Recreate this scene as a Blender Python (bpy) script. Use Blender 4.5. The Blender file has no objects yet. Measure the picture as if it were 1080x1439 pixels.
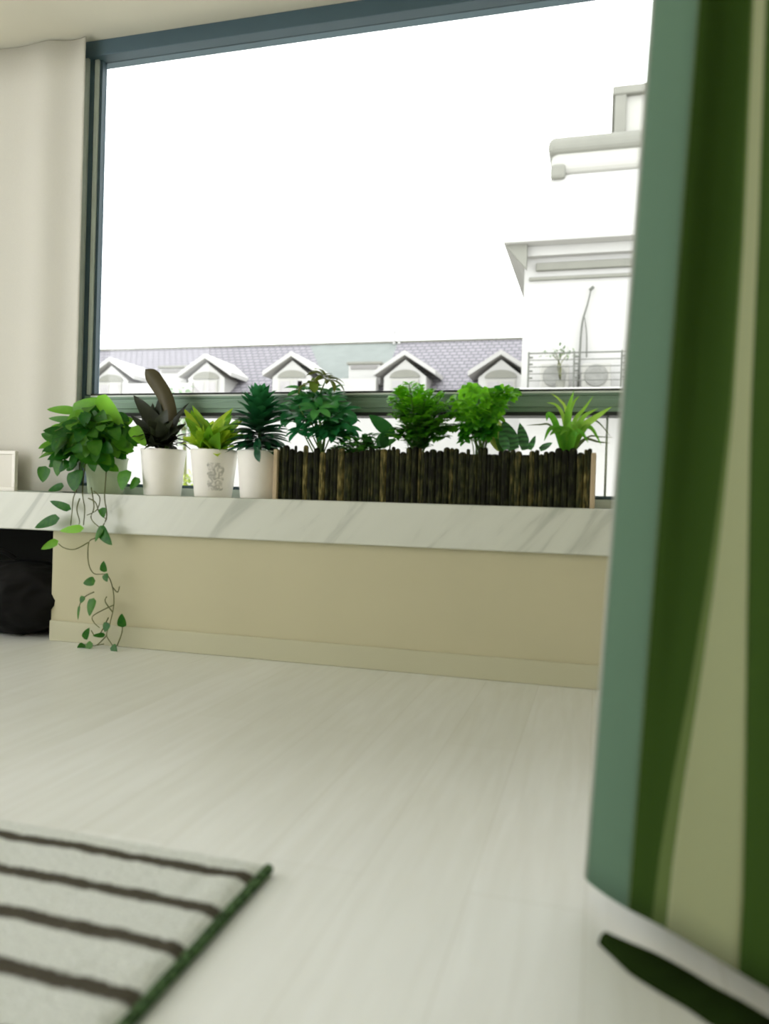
import bpy, bmesh, math, random
from mathutils import Vector, Matrix, noise

# ------------------------------------------------------------------ camera, light, exposure
S = bpy.context.scene
COL = S.collection
random.seed(7)

cam_data = bpy.data.cameras.new('camera')
cam = bpy.data.objects.new('camera', cam_data)
COL.objects.link(cam)
YAW, PITCH, ROLL = 0.2713, -0.0116, 0.0303
fwd = Vector((-math.sin(YAW) * math.cos(PITCH), math.cos(YAW) * math.cos(PITCH), math.sin(PITCH)))
rgt0 = Vector((math.cos(YAW), math.sin(YAW), 0))
up0 = rgt0.cross(fwd)
rgt = rgt0 * math.cos(ROLL) + up0 * math.sin(ROLL)
upv = up0 * math.cos(ROLL) - rgt0 * math.sin(ROLL)
cam.matrix_world = Matrix(((rgt.x, upv.x, -fwd.x, 0.0), (rgt.y, upv.y, -fwd.y, -2.1785),
                           (rgt.z, upv.z, -fwd.z, 0.4964), (0, 0, 0, 1)))
cam_data.sensor_fit = 'VERTICAL'
cam_data.sensor_height = 36.0
cam_data.lens = 36.0 * 1080 / 1439
cam_data.clip_start = 0.02
cam_data.clip_end = 400
cam_data.dof.use_dof = True
cam_data.dof.focus_distance = 3.6
cam_data.dof.aperture_fstop = 27.02e-3 / 0.0115
S.camera = cam

world = bpy.data.worlds.new('overcast_sky')
S.world = world
world.use_nodes = True
bg = world.node_tree.nodes['Background']
bg.inputs['Color'].default_value = (0.985, 0.985, 1.0, 1)
bg.inputs['Strength'].default_value = 4.4

S.view_settings.view_transform = 'Standard'
S.view_settings.look = 'None'
S.view_settings.exposure = 0.0
S.view_settings.gamma = 1.0
S.view_settings.use_curve_mapping = False
S.cycles.use_denoising = True
S.cycles.max_bounces = 12
S.cycles.diffuse_bounces = 8
S.cycles.transparent_max_bounces = 24
S.cycles.sample_clamp_indirect = 6

# ------------------------------------------------------------------ helpers
ORG = {}


def srgb(r, g, b):
    f = lambda c: (c / 255 / 12.92) if c <= 10 else ((c / 255 + 0.055) / 1.055) ** 2.4
    return (f(r), f(g), f(b), 1.0)


def new_mat(name):
    m = bpy.data.materials.new(name)
    m.use_nodes = True
    return m, m.node_tree.nodes, m.node_tree.links, m.node_tree.nodes['Principled BSDF']


def mat(name, c, rough=0.6, metal=0.0, var=0.06, scale=20.0, bump=0.0, spec=0.5, stretch=(1, 1, 1), c2=None):
    """Principled material with noise driven colour variation and optional bump."""
    m, N, L, p = new_mat(name)
    tc = N.new('ShaderNodeTexCoord')
    mp = N.new('ShaderNodeMapping')
    mp.inputs['Scale'].default_value = stretch
    L.new(tc.outputs['Object'], mp.inputs['Vector'])
    nz = N.new('ShaderNodeTexNoise')
    nz.inputs['Scale'].default_value = scale
    nz.inputs['Detail'].default_value = 5
    L.new(mp.outputs['Vector'], nz.inputs['Vector'])
    cr = N.new('ShaderNodeValToRGB')
    a = c2 if c2 else tuple(max(0, x * (1 - var)) for x in c[:3]) + (1,)
    b = c if c2 else tuple(min(1, x * (1 + var)) for x in c[:3]) + (1,)
    cr.color_ramp.elements[0].color = a
    cr.color_ramp.elements[1].color = b
    cr.color_ramp.elements[0].position = 0.35
    cr.color_ramp.elements[1].position = 0.65
    L.new(nz.outputs['Fac'], cr.inputs['Fac'])
    L.new(cr.outputs['Color'], p.inputs['Base Color'])
    p.inputs['Roughness'].default_value = rough
    p.inputs['Metallic'].default_value = metal
    p.inputs['Specular IOR Level'].default_value = spec
    if bump:
        bp = N.new('ShaderNodeBump')
        bp.inputs['Strength'].default_value = bump
        bp.inputs['Distance'].default_value = 0.01
        L.new(nz.outputs['Fac'], bp.inputs['Height'])
        L.new(bp.outputs['Normal'], p.inputs['Normal'])
    return m


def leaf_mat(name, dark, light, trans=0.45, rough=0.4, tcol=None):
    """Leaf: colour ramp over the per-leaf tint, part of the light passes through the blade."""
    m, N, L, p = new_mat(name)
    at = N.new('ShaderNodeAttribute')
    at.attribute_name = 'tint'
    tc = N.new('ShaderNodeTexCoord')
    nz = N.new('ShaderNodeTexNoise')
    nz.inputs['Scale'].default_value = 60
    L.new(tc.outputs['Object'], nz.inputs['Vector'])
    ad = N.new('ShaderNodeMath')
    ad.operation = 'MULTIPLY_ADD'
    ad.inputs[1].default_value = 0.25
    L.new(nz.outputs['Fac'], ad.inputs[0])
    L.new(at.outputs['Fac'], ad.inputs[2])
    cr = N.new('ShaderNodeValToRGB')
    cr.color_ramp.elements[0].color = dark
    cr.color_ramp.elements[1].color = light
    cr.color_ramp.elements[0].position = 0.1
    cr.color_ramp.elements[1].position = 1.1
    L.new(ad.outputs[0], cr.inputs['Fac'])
    L.new(cr.outputs['Color'], p.inputs['Base Color'])
    p.inputs['Roughness'].default_value = rough
    p.inputs['Specular IOR Level'].default_value = 0.35
    tr = N.new('ShaderNodeBsdfTranslucent')
    if tcol:
        mixc = N.new('ShaderNodeMix')
        mixc.data_type = 'RGBA'
        mixc.inputs[0].default_value = 0.5
        L.new(cr.outputs['Color'], mixc.inputs[6])
        mixc.inputs[7].default_value = tcol
        L.new(mixc.outputs[2], tr.inputs['Color'])
    else:
        L.new(cr.outputs['Color'], tr.inputs['Color'])
    mx = N.new('ShaderNodeMixShader')
    mx.inputs[0].default_value = trans
    L.new(p.outputs[0], mx.inputs[1])
    L.new(tr.outputs[0], mx.inputs[2])
    L.new(mx.outputs[0], N['Material Output'].inputs['Surface'])
    return m


def root(name, loc, label=None, cat=None, group=None, kind=None):
    o = bpy.data.objects.new(name, None)
    COL.objects.link(o)
    o.empty_display_size = 0.05
    o.location = loc
    ORG[o.name] = Vector(loc)
    tag(o, label, cat, group, kind)
    return o


def tag(o, label=None, cat=None, group=None, kind=None):
    if label:
        o['label'] = label
    if cat:
        o['category'] = cat
    if group:
        o['group'] = group
    if kind:
        o['kind'] = kind
    return o


def obj(name, bm, material, parent=None, smooth=False, base=None, auto=None):
    """Link a world-space bmesh as one mesh object (under its parent's origin)."""
    org = ORG[parent.name] if parent else (Vector(base) if base else Vector((0, 0, 0)))
    bmesh.ops.translate(bm, verts=bm.verts, vec=-org)
    me = bpy.data.meshes.new(name)
    bm.to_mesh(me)
    bm.free()
    if smooth:
        for f in me.polygons:
            f.use_smooth = True
    me.materials.append(material)
    o = bpy.data.objects.new(name, me)
    COL.objects.link(o)
    if parent:
        o.parent = parent
    else:
        o.location = org
    ORG[o.name] = org
    return o


def B():
    bm = bmesh.new()
    bm.loops.layers.color.new('tint')
    return bm


def settint(bm, faces, t):
    lay = bm.loops.layers.color['tint']
    for f in faces:
        for l in f.loops:
            l[lay] = (t, t, t, 1)


def box(bm, x0, x1, y0, y1, z0, z1, bev=0.0, tint=0.5, seg=2):
    r = bmesh.ops.create_cube(bm, size=1)
    vs = r['verts']
    for v in vs:
        v.co = Vector(((x0 + x1) / 2 + v.co.x * (x1 - x0), (y0 + y1) / 2 + v.co.y * (y1 - y0),
                       (z0 + z1) / 2 + v.co.z * (z1 - z0)))
    fs = set(f for v in vs for f in v.link_faces)
    settint(bm, fs, tint)
    if bev:
        es = list(set(e for v in vs for e in v.link_edges))
        bmesh.ops.bevel(bm, geom=es, offset=bev, segments=seg, profile=0.5, affect='EDGES')


def lathe(bm, cx, cy, prof, n=40, tint=0.5):
    rings = []
    for (r, z) in prof:
        rings.append([bm.verts.new((cx + r * math.cos(2 * math.pi * i / n), cy + r * math.sin(2 * math.pi * i / n), z))
                      for i in range(n)])
    fs = []
    for a, b in zip(rings, rings[1:]):
        for i in range(n):
            fs.append(bm.faces.new((a[i], a[(i + 1) % n], b[(i + 1) % n], b[i])))
    settint(bm, fs, tint)
    return rings


def tube(bm, pts, r, n=6, r2=None, tint=0.5):
    pts = [Vector(p) for p in pts]
    r2 = r if r2 is None else r2
    prev = None
    fs = []
    m = len(pts)
    for i, p in enumerate(pts):
        d = (pts[min(i + 1, m - 1)] - pts[max(i - 1, 0)]).normalized()
        a = Vector((0, 0, 1)) if abs(d.z) < 0.9 else Vector((1, 0, 0))
        s = d.cross(a).normalized()
        t = d.cross(s)
        rr = r + (r2 - r) * i / max(1, m - 1)
        ring = [bm.verts.new(p + s * rr * math.cos(2 * math.pi * k / n) + t * rr * math.sin(2 * math.pi * k / n)) for k in range(n)]
        if prev:
            for k in range(n):
                fs.append(bm.faces.new((prev[k], prev[(k + 1) % n], ring[(k + 1) % n], ring[k])))
        prev = ring
    settint(bm, fs, tint)


def spline(pts, sub=6):
    """Catmull-Rom through the points."""
    P_ = [Vector(p) for p in pts]
    out = []
    for i in range(len(P_) - 1):
        p0, p1, p2, p3 = P_[max(i - 1, 0)], P_[i], P_[i + 1], P_[min(i + 2, len(P_) - 1)]
        for k in range(sub):
            t = k / sub
            out.append(0.5 * ((2 * p1) + (p2 - p0) * t + (2 * p0 - 5 * p1 + 4 * p2 - p3) * t * t + (3 * p1 - p0 - 3 * p2 + p3) * t ** 3))
    out.append(P_[-1])
    return out


def prof_lance(t):
    return (math.sin(math.pi * min(1, t) ** 0.85)) ** 0.8 if 0 < t < 1 else 0.0


def prof_heart(t):
    return min(1.0, 1.75 * (t ** 0.33) * ((1 - t) ** 0.8)) if 0 < t < 1 else 0.0


def prof_strap(t):
    return min(1.0, 0.55 + 3 * t) * (1 - t ** 4) if t < 1 else 0.0


def prof_snake(t):
    return min(1.0, 0.6 + 1.2 * t) * (1 - t ** 3.2) if t < 1 else 0.0


def leaf(bm, base, d, L, W, prof=prof_lance, droop=0.6, fold=0.25, n=7, tint=None, up=None, wave=0.0, twist=0.0):
    """A curved leaf blade: spine from base along d, bending toward the ground by droop radians."""
    d = Vector(d).normalized()
    upd = Vector(up) if up else Vector((0, 0, 1))
    s = d.cross(upd)
    if s.length < 0.05:
        a = random.random() * 6.28
        s = Vector((math.cos(a), math.sin(a), 0))
    s.normalize()
    pos = Vector(base)
    tint = random.random() if tint is None else tint
    rows = []
    for i in range(n + 1):
        t = i / n
        nrm = s.cross(d).normalized()
        w = W * 0.5 * prof(t)
        ss = s if not twist else (Matrix.Rotation(twist * t, 3, d) @ s)
        nn = ss.cross(d).normalized()
        wv = wave * W * math.sin(t * 14)
        if w < 1e-5:
            rows.append([bm.verts.new(pos)])
        else:
            rows.append([bm.verts.new(pos - ss * w + nn * (fold * w + wv)), bm.verts.new(pos),
                         bm.verts.new(pos + ss * w + nn * (fold * w - wv))])
        pos = pos + d * (L / n)
        d = (Matrix.Rotation(-droop / n, 3, s) @ d).normalized()
    fs = []
    for a, b in zip(rows, rows[1:]):
        if len(a) == 3 and len(b) == 3:
            fs += [bm.faces.new((a[0], a[1], b[1], b[0])), bm.faces.new((a[1], a[2], b[2], b[1]))]
        elif len(a) == 1 and len(b) == 3:
            fs += [bm.faces.new((a[0], b[1], b[0])), bm.faces.new((a[0], b[2], b[1]))]
        elif len(a) == 3 and len(b) == 1:
            fs += [bm.faces.new((a[0], a[1], b[0])), bm.faces.new((a[1], a[2], b[0]))]
    settint(bm, fs, tint)


def leaf_to(bm, a, b, W, **k):
    """Leaf whose spine runs from a to about b."""
    a, b = Vector(a), Vector(b)
    dr = k.get('droop', 0.0)
    d = b - a
    L = d.length
    k.setdefault('up', (random.uniform(-.5, .5), -1, random.uniform(.1, .9)))
    s = d.cross(Vector(k['up']))
    if s.length > 1e-4 and dr:
        d = Matrix.Rotation(dr / 2, 3, s.normalized()) @ d
    leaf(bm, a, d, L * (1 + dr * dr / 24), W, **k)


def R(a, b):
    return random.uniform(a, b)


# ------------------------------------------------------------------ materials
M_wall = mat('wall_paint_cream', srgb(184, 179, 148), 0.75, var=0.02, scale=3)
M_base = mat('cream_skirting_paint', srgb(182, 180, 152), 0.6, var=0.02, scale=3)
M_white = mat('white_paint', srgb(222, 219, 210), 0.7, var=0.02, scale=3)
M_ceil = mat('ceiling_paint', srgb(214, 210, 192), 0.85, var=0.02, scale=2)
M_dark_in = mat('recess_shade_black', srgb(9, 11, 6), 0.95, var=0.2, scale=8)
M_frame = mat('grey_aluminium', srgb(116, 142, 122), 0.45, 0.25, var=0.08, scale=4, stretch=(1, 1, 30))
M_frame_dk = mat('slate_aluminium', srgb(70, 92, 102), 0.5, 0.2, var=0.05, scale=6)
M_jamb = mat('light_grey_aluminium', srgb(176, 186, 178), 0.45, 0.1, var=0.04)
M_gasket = mat('black_rubber', srgb(28, 34, 30), 0.6, var=0.1)
M_frame_lt = mat('pale_aluminium', srgb(205, 215, 208), 0.5, 0.1, var=0.04)
M_pot = mat('white_ceramic', srgb(238, 235, 228), 0.5, var=0.02, scale=15)
M_soil = mat('potting_soil', srgb(52, 38, 24), 0.95, var=0.5, scale=120, bump=0.8)
M_stem = mat('green_stem', srgb(92, 128, 52), 0.6, var=0.2, scale=30)
M_vine = mat('vine_stem', srgb(88, 92, 48), 0.7, var=0.25, scale=40)


def make_floor_mat():
    m, N, L, p = new_mat('whitewashed_oak_planks')
    tc = N.new('ShaderNodeTexCoord')
    mp = N.new('ShaderNodeMapping')
    mp.inputs['Rotation'].default_value = (0, 0, math.radians(90))
    L.new(tc.outputs['Object'], mp.inputs['Vector'])
    br = N.new('ShaderNodeTexBrick')
    br.inputs['Scale'].default_value = 1
    br.inputs['Brick Width'].default_value = 1.2
    br.inputs['Row Height'].default_value = 0.145
    br.inputs['Mortar Size'].default_value = 0.0012
    br.inputs['Mortar Smooth'].default_value = 0.4
    br.inputs['Color1'].default_value = srgb(224, 226, 222)
    br.inputs['Color2'].default_value = srgb(219, 221, 215)
    br.inputs['Mortar'].default_value = srgb(210, 211, 203)
    L.new(mp.outputs['Vector'], br.inputs['Vector'])
    mp2 = N.new('ShaderNodeMapping')
    mp2.inputs['Scale'].default_value = (14, 1.2, 1)
    L.new(tc.outputs['Object'], mp2.inputs['Vector'])
    nz = N.new('ShaderNodeTexNoise')
    nz.inputs['Scale'].default_value = 3
    nz.inputs['Detail'].default_value = 8
    nz.inputs['Distortion'].default_value = 0.6
    L.new(mp2.outputs['Vector'], nz.inputs['Vector'])
    cr = N.new('ShaderNodeValToRGB')
    cr.color_ramp.elements[0].position = 0.35
    cr.color_ramp.elements[1].position = 0.7
    cr.color_ramp.elements[0].color = (0.93, 0.925, 0.905, 1)
    cr.color_ramp.elements[1].color = (1, 1, 1, 1)
    L.new(nz.outputs['Fac'], cr.inputs['Fac'])
    mx = N.new('ShaderNodeMix')
    mx.data_type = 'RGBA'
    mx.blend_type = 'MULTIPLY'
    mx.inputs[0].default_value = 1
    L.new(br.outputs['Color'], mx.inputs[6])
    L.new(cr.outputs['Color'], mx.inputs[7])
    L.new(mx.outputs[2], p.inputs['Base Color'])
    p.inputs['Roughness'].default_value = 0.42
    p.inputs['Specular IOR Level'].default_value = 0.45
    return m


def make_marble():
    m, N, L, p = new_mat('white_veined_marble')
    tc = N.new('ShaderNodeTexCoord')
    mp = N.new('ShaderNodeMapping')
    mp.vector_type = 'TEXTURE'
    mp.inputs['Rotation'].default_value = (0, math.radians(42), 0)
    mp.inputs['Scale'].default_value = (0.16, 0.33, 0.8)
    L.new(tc.outputs['Object'], mp.inputs['Vector'])
    nz = N.new('ShaderNodeTexNoise')
    nz.inputs['Scale'].default_value = 1.6
    nz.inputs['Detail'].default_value = 7
    nz.inputs['Distortion'].default_value = 0.8
    L.new(mp.outputs['Vector'], nz.inputs['Vector'])
    cr = N.new('ShaderNodeValToRGB')
    e = cr.color_ramp.elements
    e[0].position, e[0].color = 0.33, srgb(170, 174, 162)
    e[1].position, e[1].color = 0.5, srgb(200, 203, 191)
    k = e.new(0.4)
    k.color = srgb(195, 198, 186)
    k = e.new(0.62)
    k.color = srgb(198, 201, 189)
    k = e.new(0.68)
    k.color = srgb(180, 184, 173)
    k = e.new(0.74)
    k.color = srgb(200, 203, 191)
    L.new(nz.outputs['Fac'], cr.inputs['Fac'])
    L.new(cr.outputs['Color'], p.inputs['Base Color'])
    p.inputs['Roughness'].default_value = 0.3
    return m


def make_glass():
    m, N, L, p = new_mat('window_glass')
    N.remove(p)
    tr = N.new('ShaderNodeBsdfTransparent')
    tr.inputs['Color'].default_value = (0.97, 0.985, 0.975, 1)
    gl = N.new('ShaderNodeBsdfGlossy')
    gl.inputs['Roughness'].default_value = 0.02
    fr = N.new('ShaderNodeFresnel')
    fr.inputs['IOR'].default_value = 1.3
    mx = N.new('ShaderNodeMixShader')
    L.new(fr.outputs[0], mx.inputs[0])
    L.new(tr.outputs[0], mx.inputs[1])
    L.new(gl.outputs[0], mx.inputs[2])
    L.new(mx.outputs[0], N['Material Output'].inputs['Surface'])
    return m


def cloth_mat(name, c, trans, weave=900, rough=0.9, tc_col=None):
    m, N, L, p = new_mat(name)
    tc = N.new('ShaderNodeTexCoord')
    mp = N.new('ShaderNodeMapping')
    mp.inputs['Scale'].default_value = (1, 1, 0.25)
    L.new(tc.outputs['Object'], mp.inputs['Vector'])
    nz = N.new('ShaderNodeTexNoise')
    nz.inputs['Scale'].default_value = weave
    nz.inputs['Detail'].default_value = 2
    L.new(mp.outputs['Vector'], nz.inputs['Vector'])
    cr = N.new('ShaderNodeValToRGB')
    cr.color_ramp.elements[0].color = tuple(x * 0.88 for x in c[:3]) + (1,)
    cr.color_ramp.elements[1].color = c
    L.new(nz.outputs['Fac'], cr.inputs['Fac'])
    L.new(cr.outputs['Color'], p.inputs['Base Color'])
    p.inputs['Roughness'].default_value = rough
    p.inputs['Specular IOR Level'].default_value = 0.15
    tr = N.new('ShaderNodeBsdfTranslucent')
    if tc_col:
        tr.inputs['Color'].default_value = tc_col
    else:
        L.new(cr.outputs['Color'], tr.inputs['Color'])
    mx = N.new('ShaderNodeMixShader')
    mx.inputs[0].default_value = trans
    L.new(p.outputs[0], mx.inputs[1])
    L.new(tr.outputs[0], mx.inputs[2])
    L.new(mx.outputs[0], N['Material Output'].inputs['Surface'])
    return m


M_floor = make_floor_mat()
M_marble = make_marble()
M_glass = make_glass()

# ------------------------------------------------------------------ the room
def struct(name, bm, m, **k):
    o = obj(name, bm, m, **k)
    o['kind'] = 'structure'
    return o


XL, XR, YB = -3.3, 1.15, -4.2
bm = B()
box(bm, XL, XR, YB, 0.62, -0.1, 0.0)
struct('floor', bm, M_floor)

bm = B()                                              # low wall under the ledge
box(bm, -1.768, XR, 0.02, 0.26, 0.0, 0.3695)
struct('wall_north', bm, M_wall)

bm = B()                                              # recess under the ledge, its shade painted in as near-black walls
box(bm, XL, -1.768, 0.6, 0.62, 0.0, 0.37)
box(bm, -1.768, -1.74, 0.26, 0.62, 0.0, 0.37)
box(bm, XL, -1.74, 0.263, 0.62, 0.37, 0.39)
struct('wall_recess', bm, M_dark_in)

bm = B()                                              # left wall with a wide unseen opening added to let in side light
box(bm, XL - 0.1, XL, -0.9, 0.62, 0.0, 2.75)
box(bm, XL - 0.1, XL, YB, -3.6, 0.0, 2.75)
box(bm, XL - 0.1, XL, -3.6, -0.9, 2.4, 2.75)
struct('wall_west', bm, M_white)
bm = B()                                              # unseen partition added to keep window light off the green curtain
box(bm, 0.085, XR, -1.12, -1.07, 0.0, 2.6)
struct('wall_light_blocker', bm, M_white)
bm = B()
box(bm, XR, XR + 0.1, YB, 0.62, 0.0, 2.75)
struct('wall_east', bm, M_wall)
bm = B()                                              # wall behind the photographer
box(bm, XL, -2.6, YB - 0.1, YB, 0.0, 2.6)
box(bm, -2.6, XR, YB - 0.1, YB, 0.0, 2.6)
struct('wall_south', bm, M_white)
bm = B()                                              # bay soffit, drop, main ceiling
box(bm, XL, XR, -0.55, 0.27, 2.1, 2.2)
box(bm, XL, XR, -0.65, -0.55, 2.1, 2.7)
box(bm, XL, XR, YB - 0.1, -0.65, 2.6, 2.7)
struct('ceiling', bm, M_ceil)
bm = B()                                              # skirting along the low wall
box(bm, -1.768, XR, 0.011, 0.02, 0.0, 0.068, 0.003)
struct('baseboard_north', bm, M_base)

# marble ledge
bm = B()
box(bm, XL, XR, 0.0, 0.262, 0.37, 0.4985, 0.004)
o = obj('marble_ledge', bm, M_marble, base=(-1, 0.13, 0.37))
tag(o, 'long white veined marble window ledge carrying the plants', 'ledge')

# ------------------------------------------------------------------ the window
win = root('window_1', (-0.6, 0.2, 0.4985), kind='structure')
WX0, WX1 = -1.80, 1.10
bm = B()
box(bm, -1.86, -1.795, 0.175, 0.23, 0.4985, 2.1, 0.002)
obj('jamb', bm, M_jamb, win)
bm = B()
box(bm, -1.795, -1.780, 0.185, 0.224, 0.53, 2.06)
obj('jamb_gasket', bm, M_frame_dk, win)
bm = B()
box(bm, -1.780, -1.764, 0.19, 0.224, 0.853, 2.06, 0.002)
obj('sash_stile', bm, M_frame_lt, win)
bm = B()
box(bm, -1.764, -1.753, 0.198, 0.224, 0.853, 2.06)
obj('sash_gasket', bm, M_frame_dk, win)
bm = B()
box(bm, 1.04, 1.10, 0.175, 0.255, 0.4985, 2.1, 0.002)
obj('jamb', bm, M_frame, win)
bm = B()
box(bm, XL, 1.04, 0.17, 0.255, 2.045, 2.1, 0.002)
obj('head', bm, M_frame_dk, win)
bm = B()                                              # thick middle rail with its grooves
box(bm, -1.78, 1.04, 0.185, 0.25, 0.785, 0.846, 0.002)
box(bm, -1.78, 1.04, 0.18, 0.19, 0.835, 0.8465, 0.001)
box(bm, -1.78, 1.04, 0.182, 0.19, 0.80, 0.822, 0.001)
obj('transom', bm, M_frame, win)
bm = B()
box(bm, -1.753, 1.04, 0.178, 0.25, 0.8472, 0.8535)
box(bm, -1.78, 1.04, 0.178, 0.25, 0.774, 0.785)
obj('transom_gasket', bm, M_gasket, win)
bm = B()
box(bm, -1.753, 1.04, 0.177, 0.182, 0.8415, 0.847)
obj('glazing_bead', bm, M_frame_lt, win)
bm = B()                                              # bottom rail
box(bm, XL, 1.04, 0.175, 0.255, 0.4985, 0.526, 0.002)
obj('bottom_rail', bm, M_frame_lt, win)
bm = B()
box(bm, -1.795, 1.04, 0.18, 0.25, 0.526, 0.5365)
obj('bottom_gasket', bm, M_frame_dk, win)
bm = B()
box(bm, 0.013, 0.02, 0.205, 0.226, 0.5365, 0.774)
obj('lower_mullion', bm, M_jamb, win)
bm = B()
box(bm, -1.753, 1.04, 0.214, 0.22, 0.8535, 2.045)
obj('pane', bm, M_glass, win)
bm = B()
box(bm, XL, -1.86, 0.214, 0.22, 0.526, 2.045)
obj('pane', bm, M_glass, win)
bm = B()
box(bm, -1.795, 0.012, 0.214, 0.22, 0.5365, 0.774)
obj('pane', bm, M_glass, win)
bm = B()
box(bm, 0.021, 1.04, 0.214, 0.22, 0.5365, 0.774)
obj('pane', bm, M_glass, win)

# ------------------------------------------------------------------ outdoors
M_ground = mat('pale_paving', srgb(170, 168, 160), 0.9, var=0.1, scale=0.5)
bm = B()
box(bm, -70, 40, 0.9, 90, -3.2, -3.0)
struct('ground', bm, M_ground)


def roof_mat(name, c1, c2, sc):
    m, N, L, p = new_mat(name)
    tc = N.new('ShaderNodeTexCoord')
    br = N.new('ShaderNodeTexBrick')
    mp = N.new('ShaderNodeMapping')
    mp.inputs['Rotation'].default_value = (math.radians(90), 0, 0)
    L.new(tc.outputs['Object'], mp.inputs['Vector'])
    br.inputs['Scale'].default_value = sc
    br.inputs['Brick Width'].default_value = 0.34
    br.inputs['Row Height'].default_value = 0.2
    br.inputs['Mortar Size'].default_value = 0.035
    br.inputs['Color1'].default_value = c1
    br.inputs['Color2'].default_value = tuple(x * 0.86 for x in c1[:3]) + (1,)
    br.inputs['Mortar'].default_value = c2
    L.new(mp.outputs['Vector'], br.inputs['Vector'])
    L.new(br.outputs['Color'], p.inputs['Base Color'])
    p.inputs['Roughness'].default_value = 0.85
    return m


M_tile = roof_mat('lilac_grey_roof_tiles', srgb(122, 119, 125), srgb(84, 82, 87), 1.0)
M_slate = mat('smooth_grey_roofing', srgb(104, 110, 107), 0.85, var=0.06, scale=2)
M_render = mat('white_render', srgb(162, 161, 158), 0.85, var=0.02, scale=1)
M_render2 = mat('warm_white_render', srgb(152, 151, 145), 0.85, var=0.02, scale=1)
M_stone = mat('grey_stone_trim', srgb(114, 114, 106), 0.85, var=0.04, scale=2)
M_shade = mat('grey_window_frame', srgb(112, 110, 108), 0.7, var=0.05)
M_winglass = mat('pale_window_panel', srgb(140, 137, 137), 0.4, var=0.1, scale=2)

house = root('row_house', (-13, 33, -3.0), 'long row house with grey tiled roof and white gabled dormers', 'building')
bm = B()
box(bm, -32, -2.6, 30.6, 38, -3.0, 5.0)
box(bm, -13.3, -9.6, 30.3, 30.7, 4.8, 5.98)
box(bm, -22.4, -18.6, 30.3, 30.7, 4.8, 5.9)
obj('wall', bm, M_render, house)


def roof_part(name, pts, m):
    bm = B()
    lo = [bm.verts.new(p) for p in pts]
    hi = [bm.verts.new(Vector(p) + Vector((0, 0, 0.18))) for p in pts]
    bm.faces.new(lo[::-1])
    bm.faces.new(hi)
    for i in range(len(pts)):
        j = (i + 1) % len(pts)
        bm.faces.new((lo[i], lo[j], hi[j], hi[i]))
    return obj(name, bm, m, house)


Yr, Zr, Ye, Ze = 35.0, 8.36, 30.35, 4.85
roof_part('roof', [(-32.5, Ye, Ze), (-11.6, Ye, Ze), (-14.6, Yr, Zr), (-32.5, Yr, Zr)], M_tile)
roof_part('roof', [(-11.6, Ye, Ze), (-9.6, Ye, Ze), (-9.9, Yr, Zr), (-14.6, Yr, Zr)], M_slate)
roof_part('roof', [(-9.6, Ye, Ze), (-2.5, Ye, Ze), (-3.2, Yr, Zr), (-9.9, Yr, Zr)], M_tile)
bm = B()
box(bm, -32.5, -2.6, 34.9, 35.25, 8.5, 8.62, 0.03)
obj('ridge_cap', bm, M_stone, house)


def dormer(cx, zs=0.0, split=True):
    y0 = 30.2
    bm = B()
    hw = 0.95
    box(bm, cx - hw, cx + hw, y0 + 0.2, 33.3, 4.9, 6.05 + zs)
    # gable triangle
    v = [bm.verts.new(p) for p in [(cx - hw, y0 + 0.2, 6.05 + zs), (cx + hw, y0 + 0.2, 6.05 + zs), (cx, y0 + 0.2, 6.8 + zs),
                                   (cx - hw, 33.4, 6.05 + zs), (cx + hw, 33.4, 6.05 + zs), (cx, 33.4, 6.8 + zs)]]
    for f in ((0, 1, 2), (5, 4, 3), (0, 2, 5, 3), (2, 1, 4, 5)):
        bm.faces.new([v[i] for i in f])
    d = obj('dormer', bm, M_render, house)
    bm = B()
    for s in (-1, 1):
        a = [(cx, y0 + 0.0, 6.98 + zs), (cx + s * 1.38, y0 + 0.0, 6.1 + zs), (cx + s * 1.38, 33.6, 6.1 + zs), (cx, 33.6, 6.98 + zs)]
        lo = [bm.verts.new(p) for p in a]
        hi = [bm.verts.new(Vector(p) + Vector((0, 0, 0.2))) for p in a]
        bm.faces.new(lo[::-1])
        bm.faces.new(hi)
        for i in range(4):
            j = (i + 1) % 4
            bm.faces.new((lo[i], lo[j], hi[j], hi[i]))
    bmesh.ops.recalc_face_normals(bm, faces=bm.faces)
    obj('dormer_roof', bm, M_render, d)
    bm = B()                                          # arched panel over the window
    n = 12
    top = []
    for i in range(n + 1):
        a = math.pi * i / n
        top.append((cx - 0.68 * math.cos(a), 6.02 + zs + 0.34 * math.sin(a)))
    ft = [bm.verts.new((x, y0 + 0.14, z)) for x, z in top]
    bk = [bm.verts.new((x, y0 + 0.22, z)) for x, z in top]
    bm.faces.new(ft)
    for i in range(n + 1):
        j = (i + 1) % (n + 1)
        bm.faces.new((ft[i], bk[i], bk[j], ft[j]))
    bmesh.ops.recalc_face_normals(bm, faces=bm.faces)
    obj('arched_panel', bm, M_stone, d)
    bm = B()
    box(bm, cx - 0.62, cx + 0.62, y0 + 0.12, y0 + 0.21, 4.95, 5.95 + zs)
    obj('window_frame', bm, M_render2, d)
    for s in (-1, 1):
        bm = B()
        box(bm, cx + s * 0.3 - 0.24, cx + s * 0.3 + 0.24, y0 + 0.1, y0 + 0.13, 5.0, 5.86 + zs)
        obj('window_pane', bm, M_winglass, d)


for cx, zs in ((-23.1, 0.0), (-17.95, 0.05), (-13.62, 0.05), (-8.32, -0.02), (-4.15, -0.1)):
    dormer(cx, zs)


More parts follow.
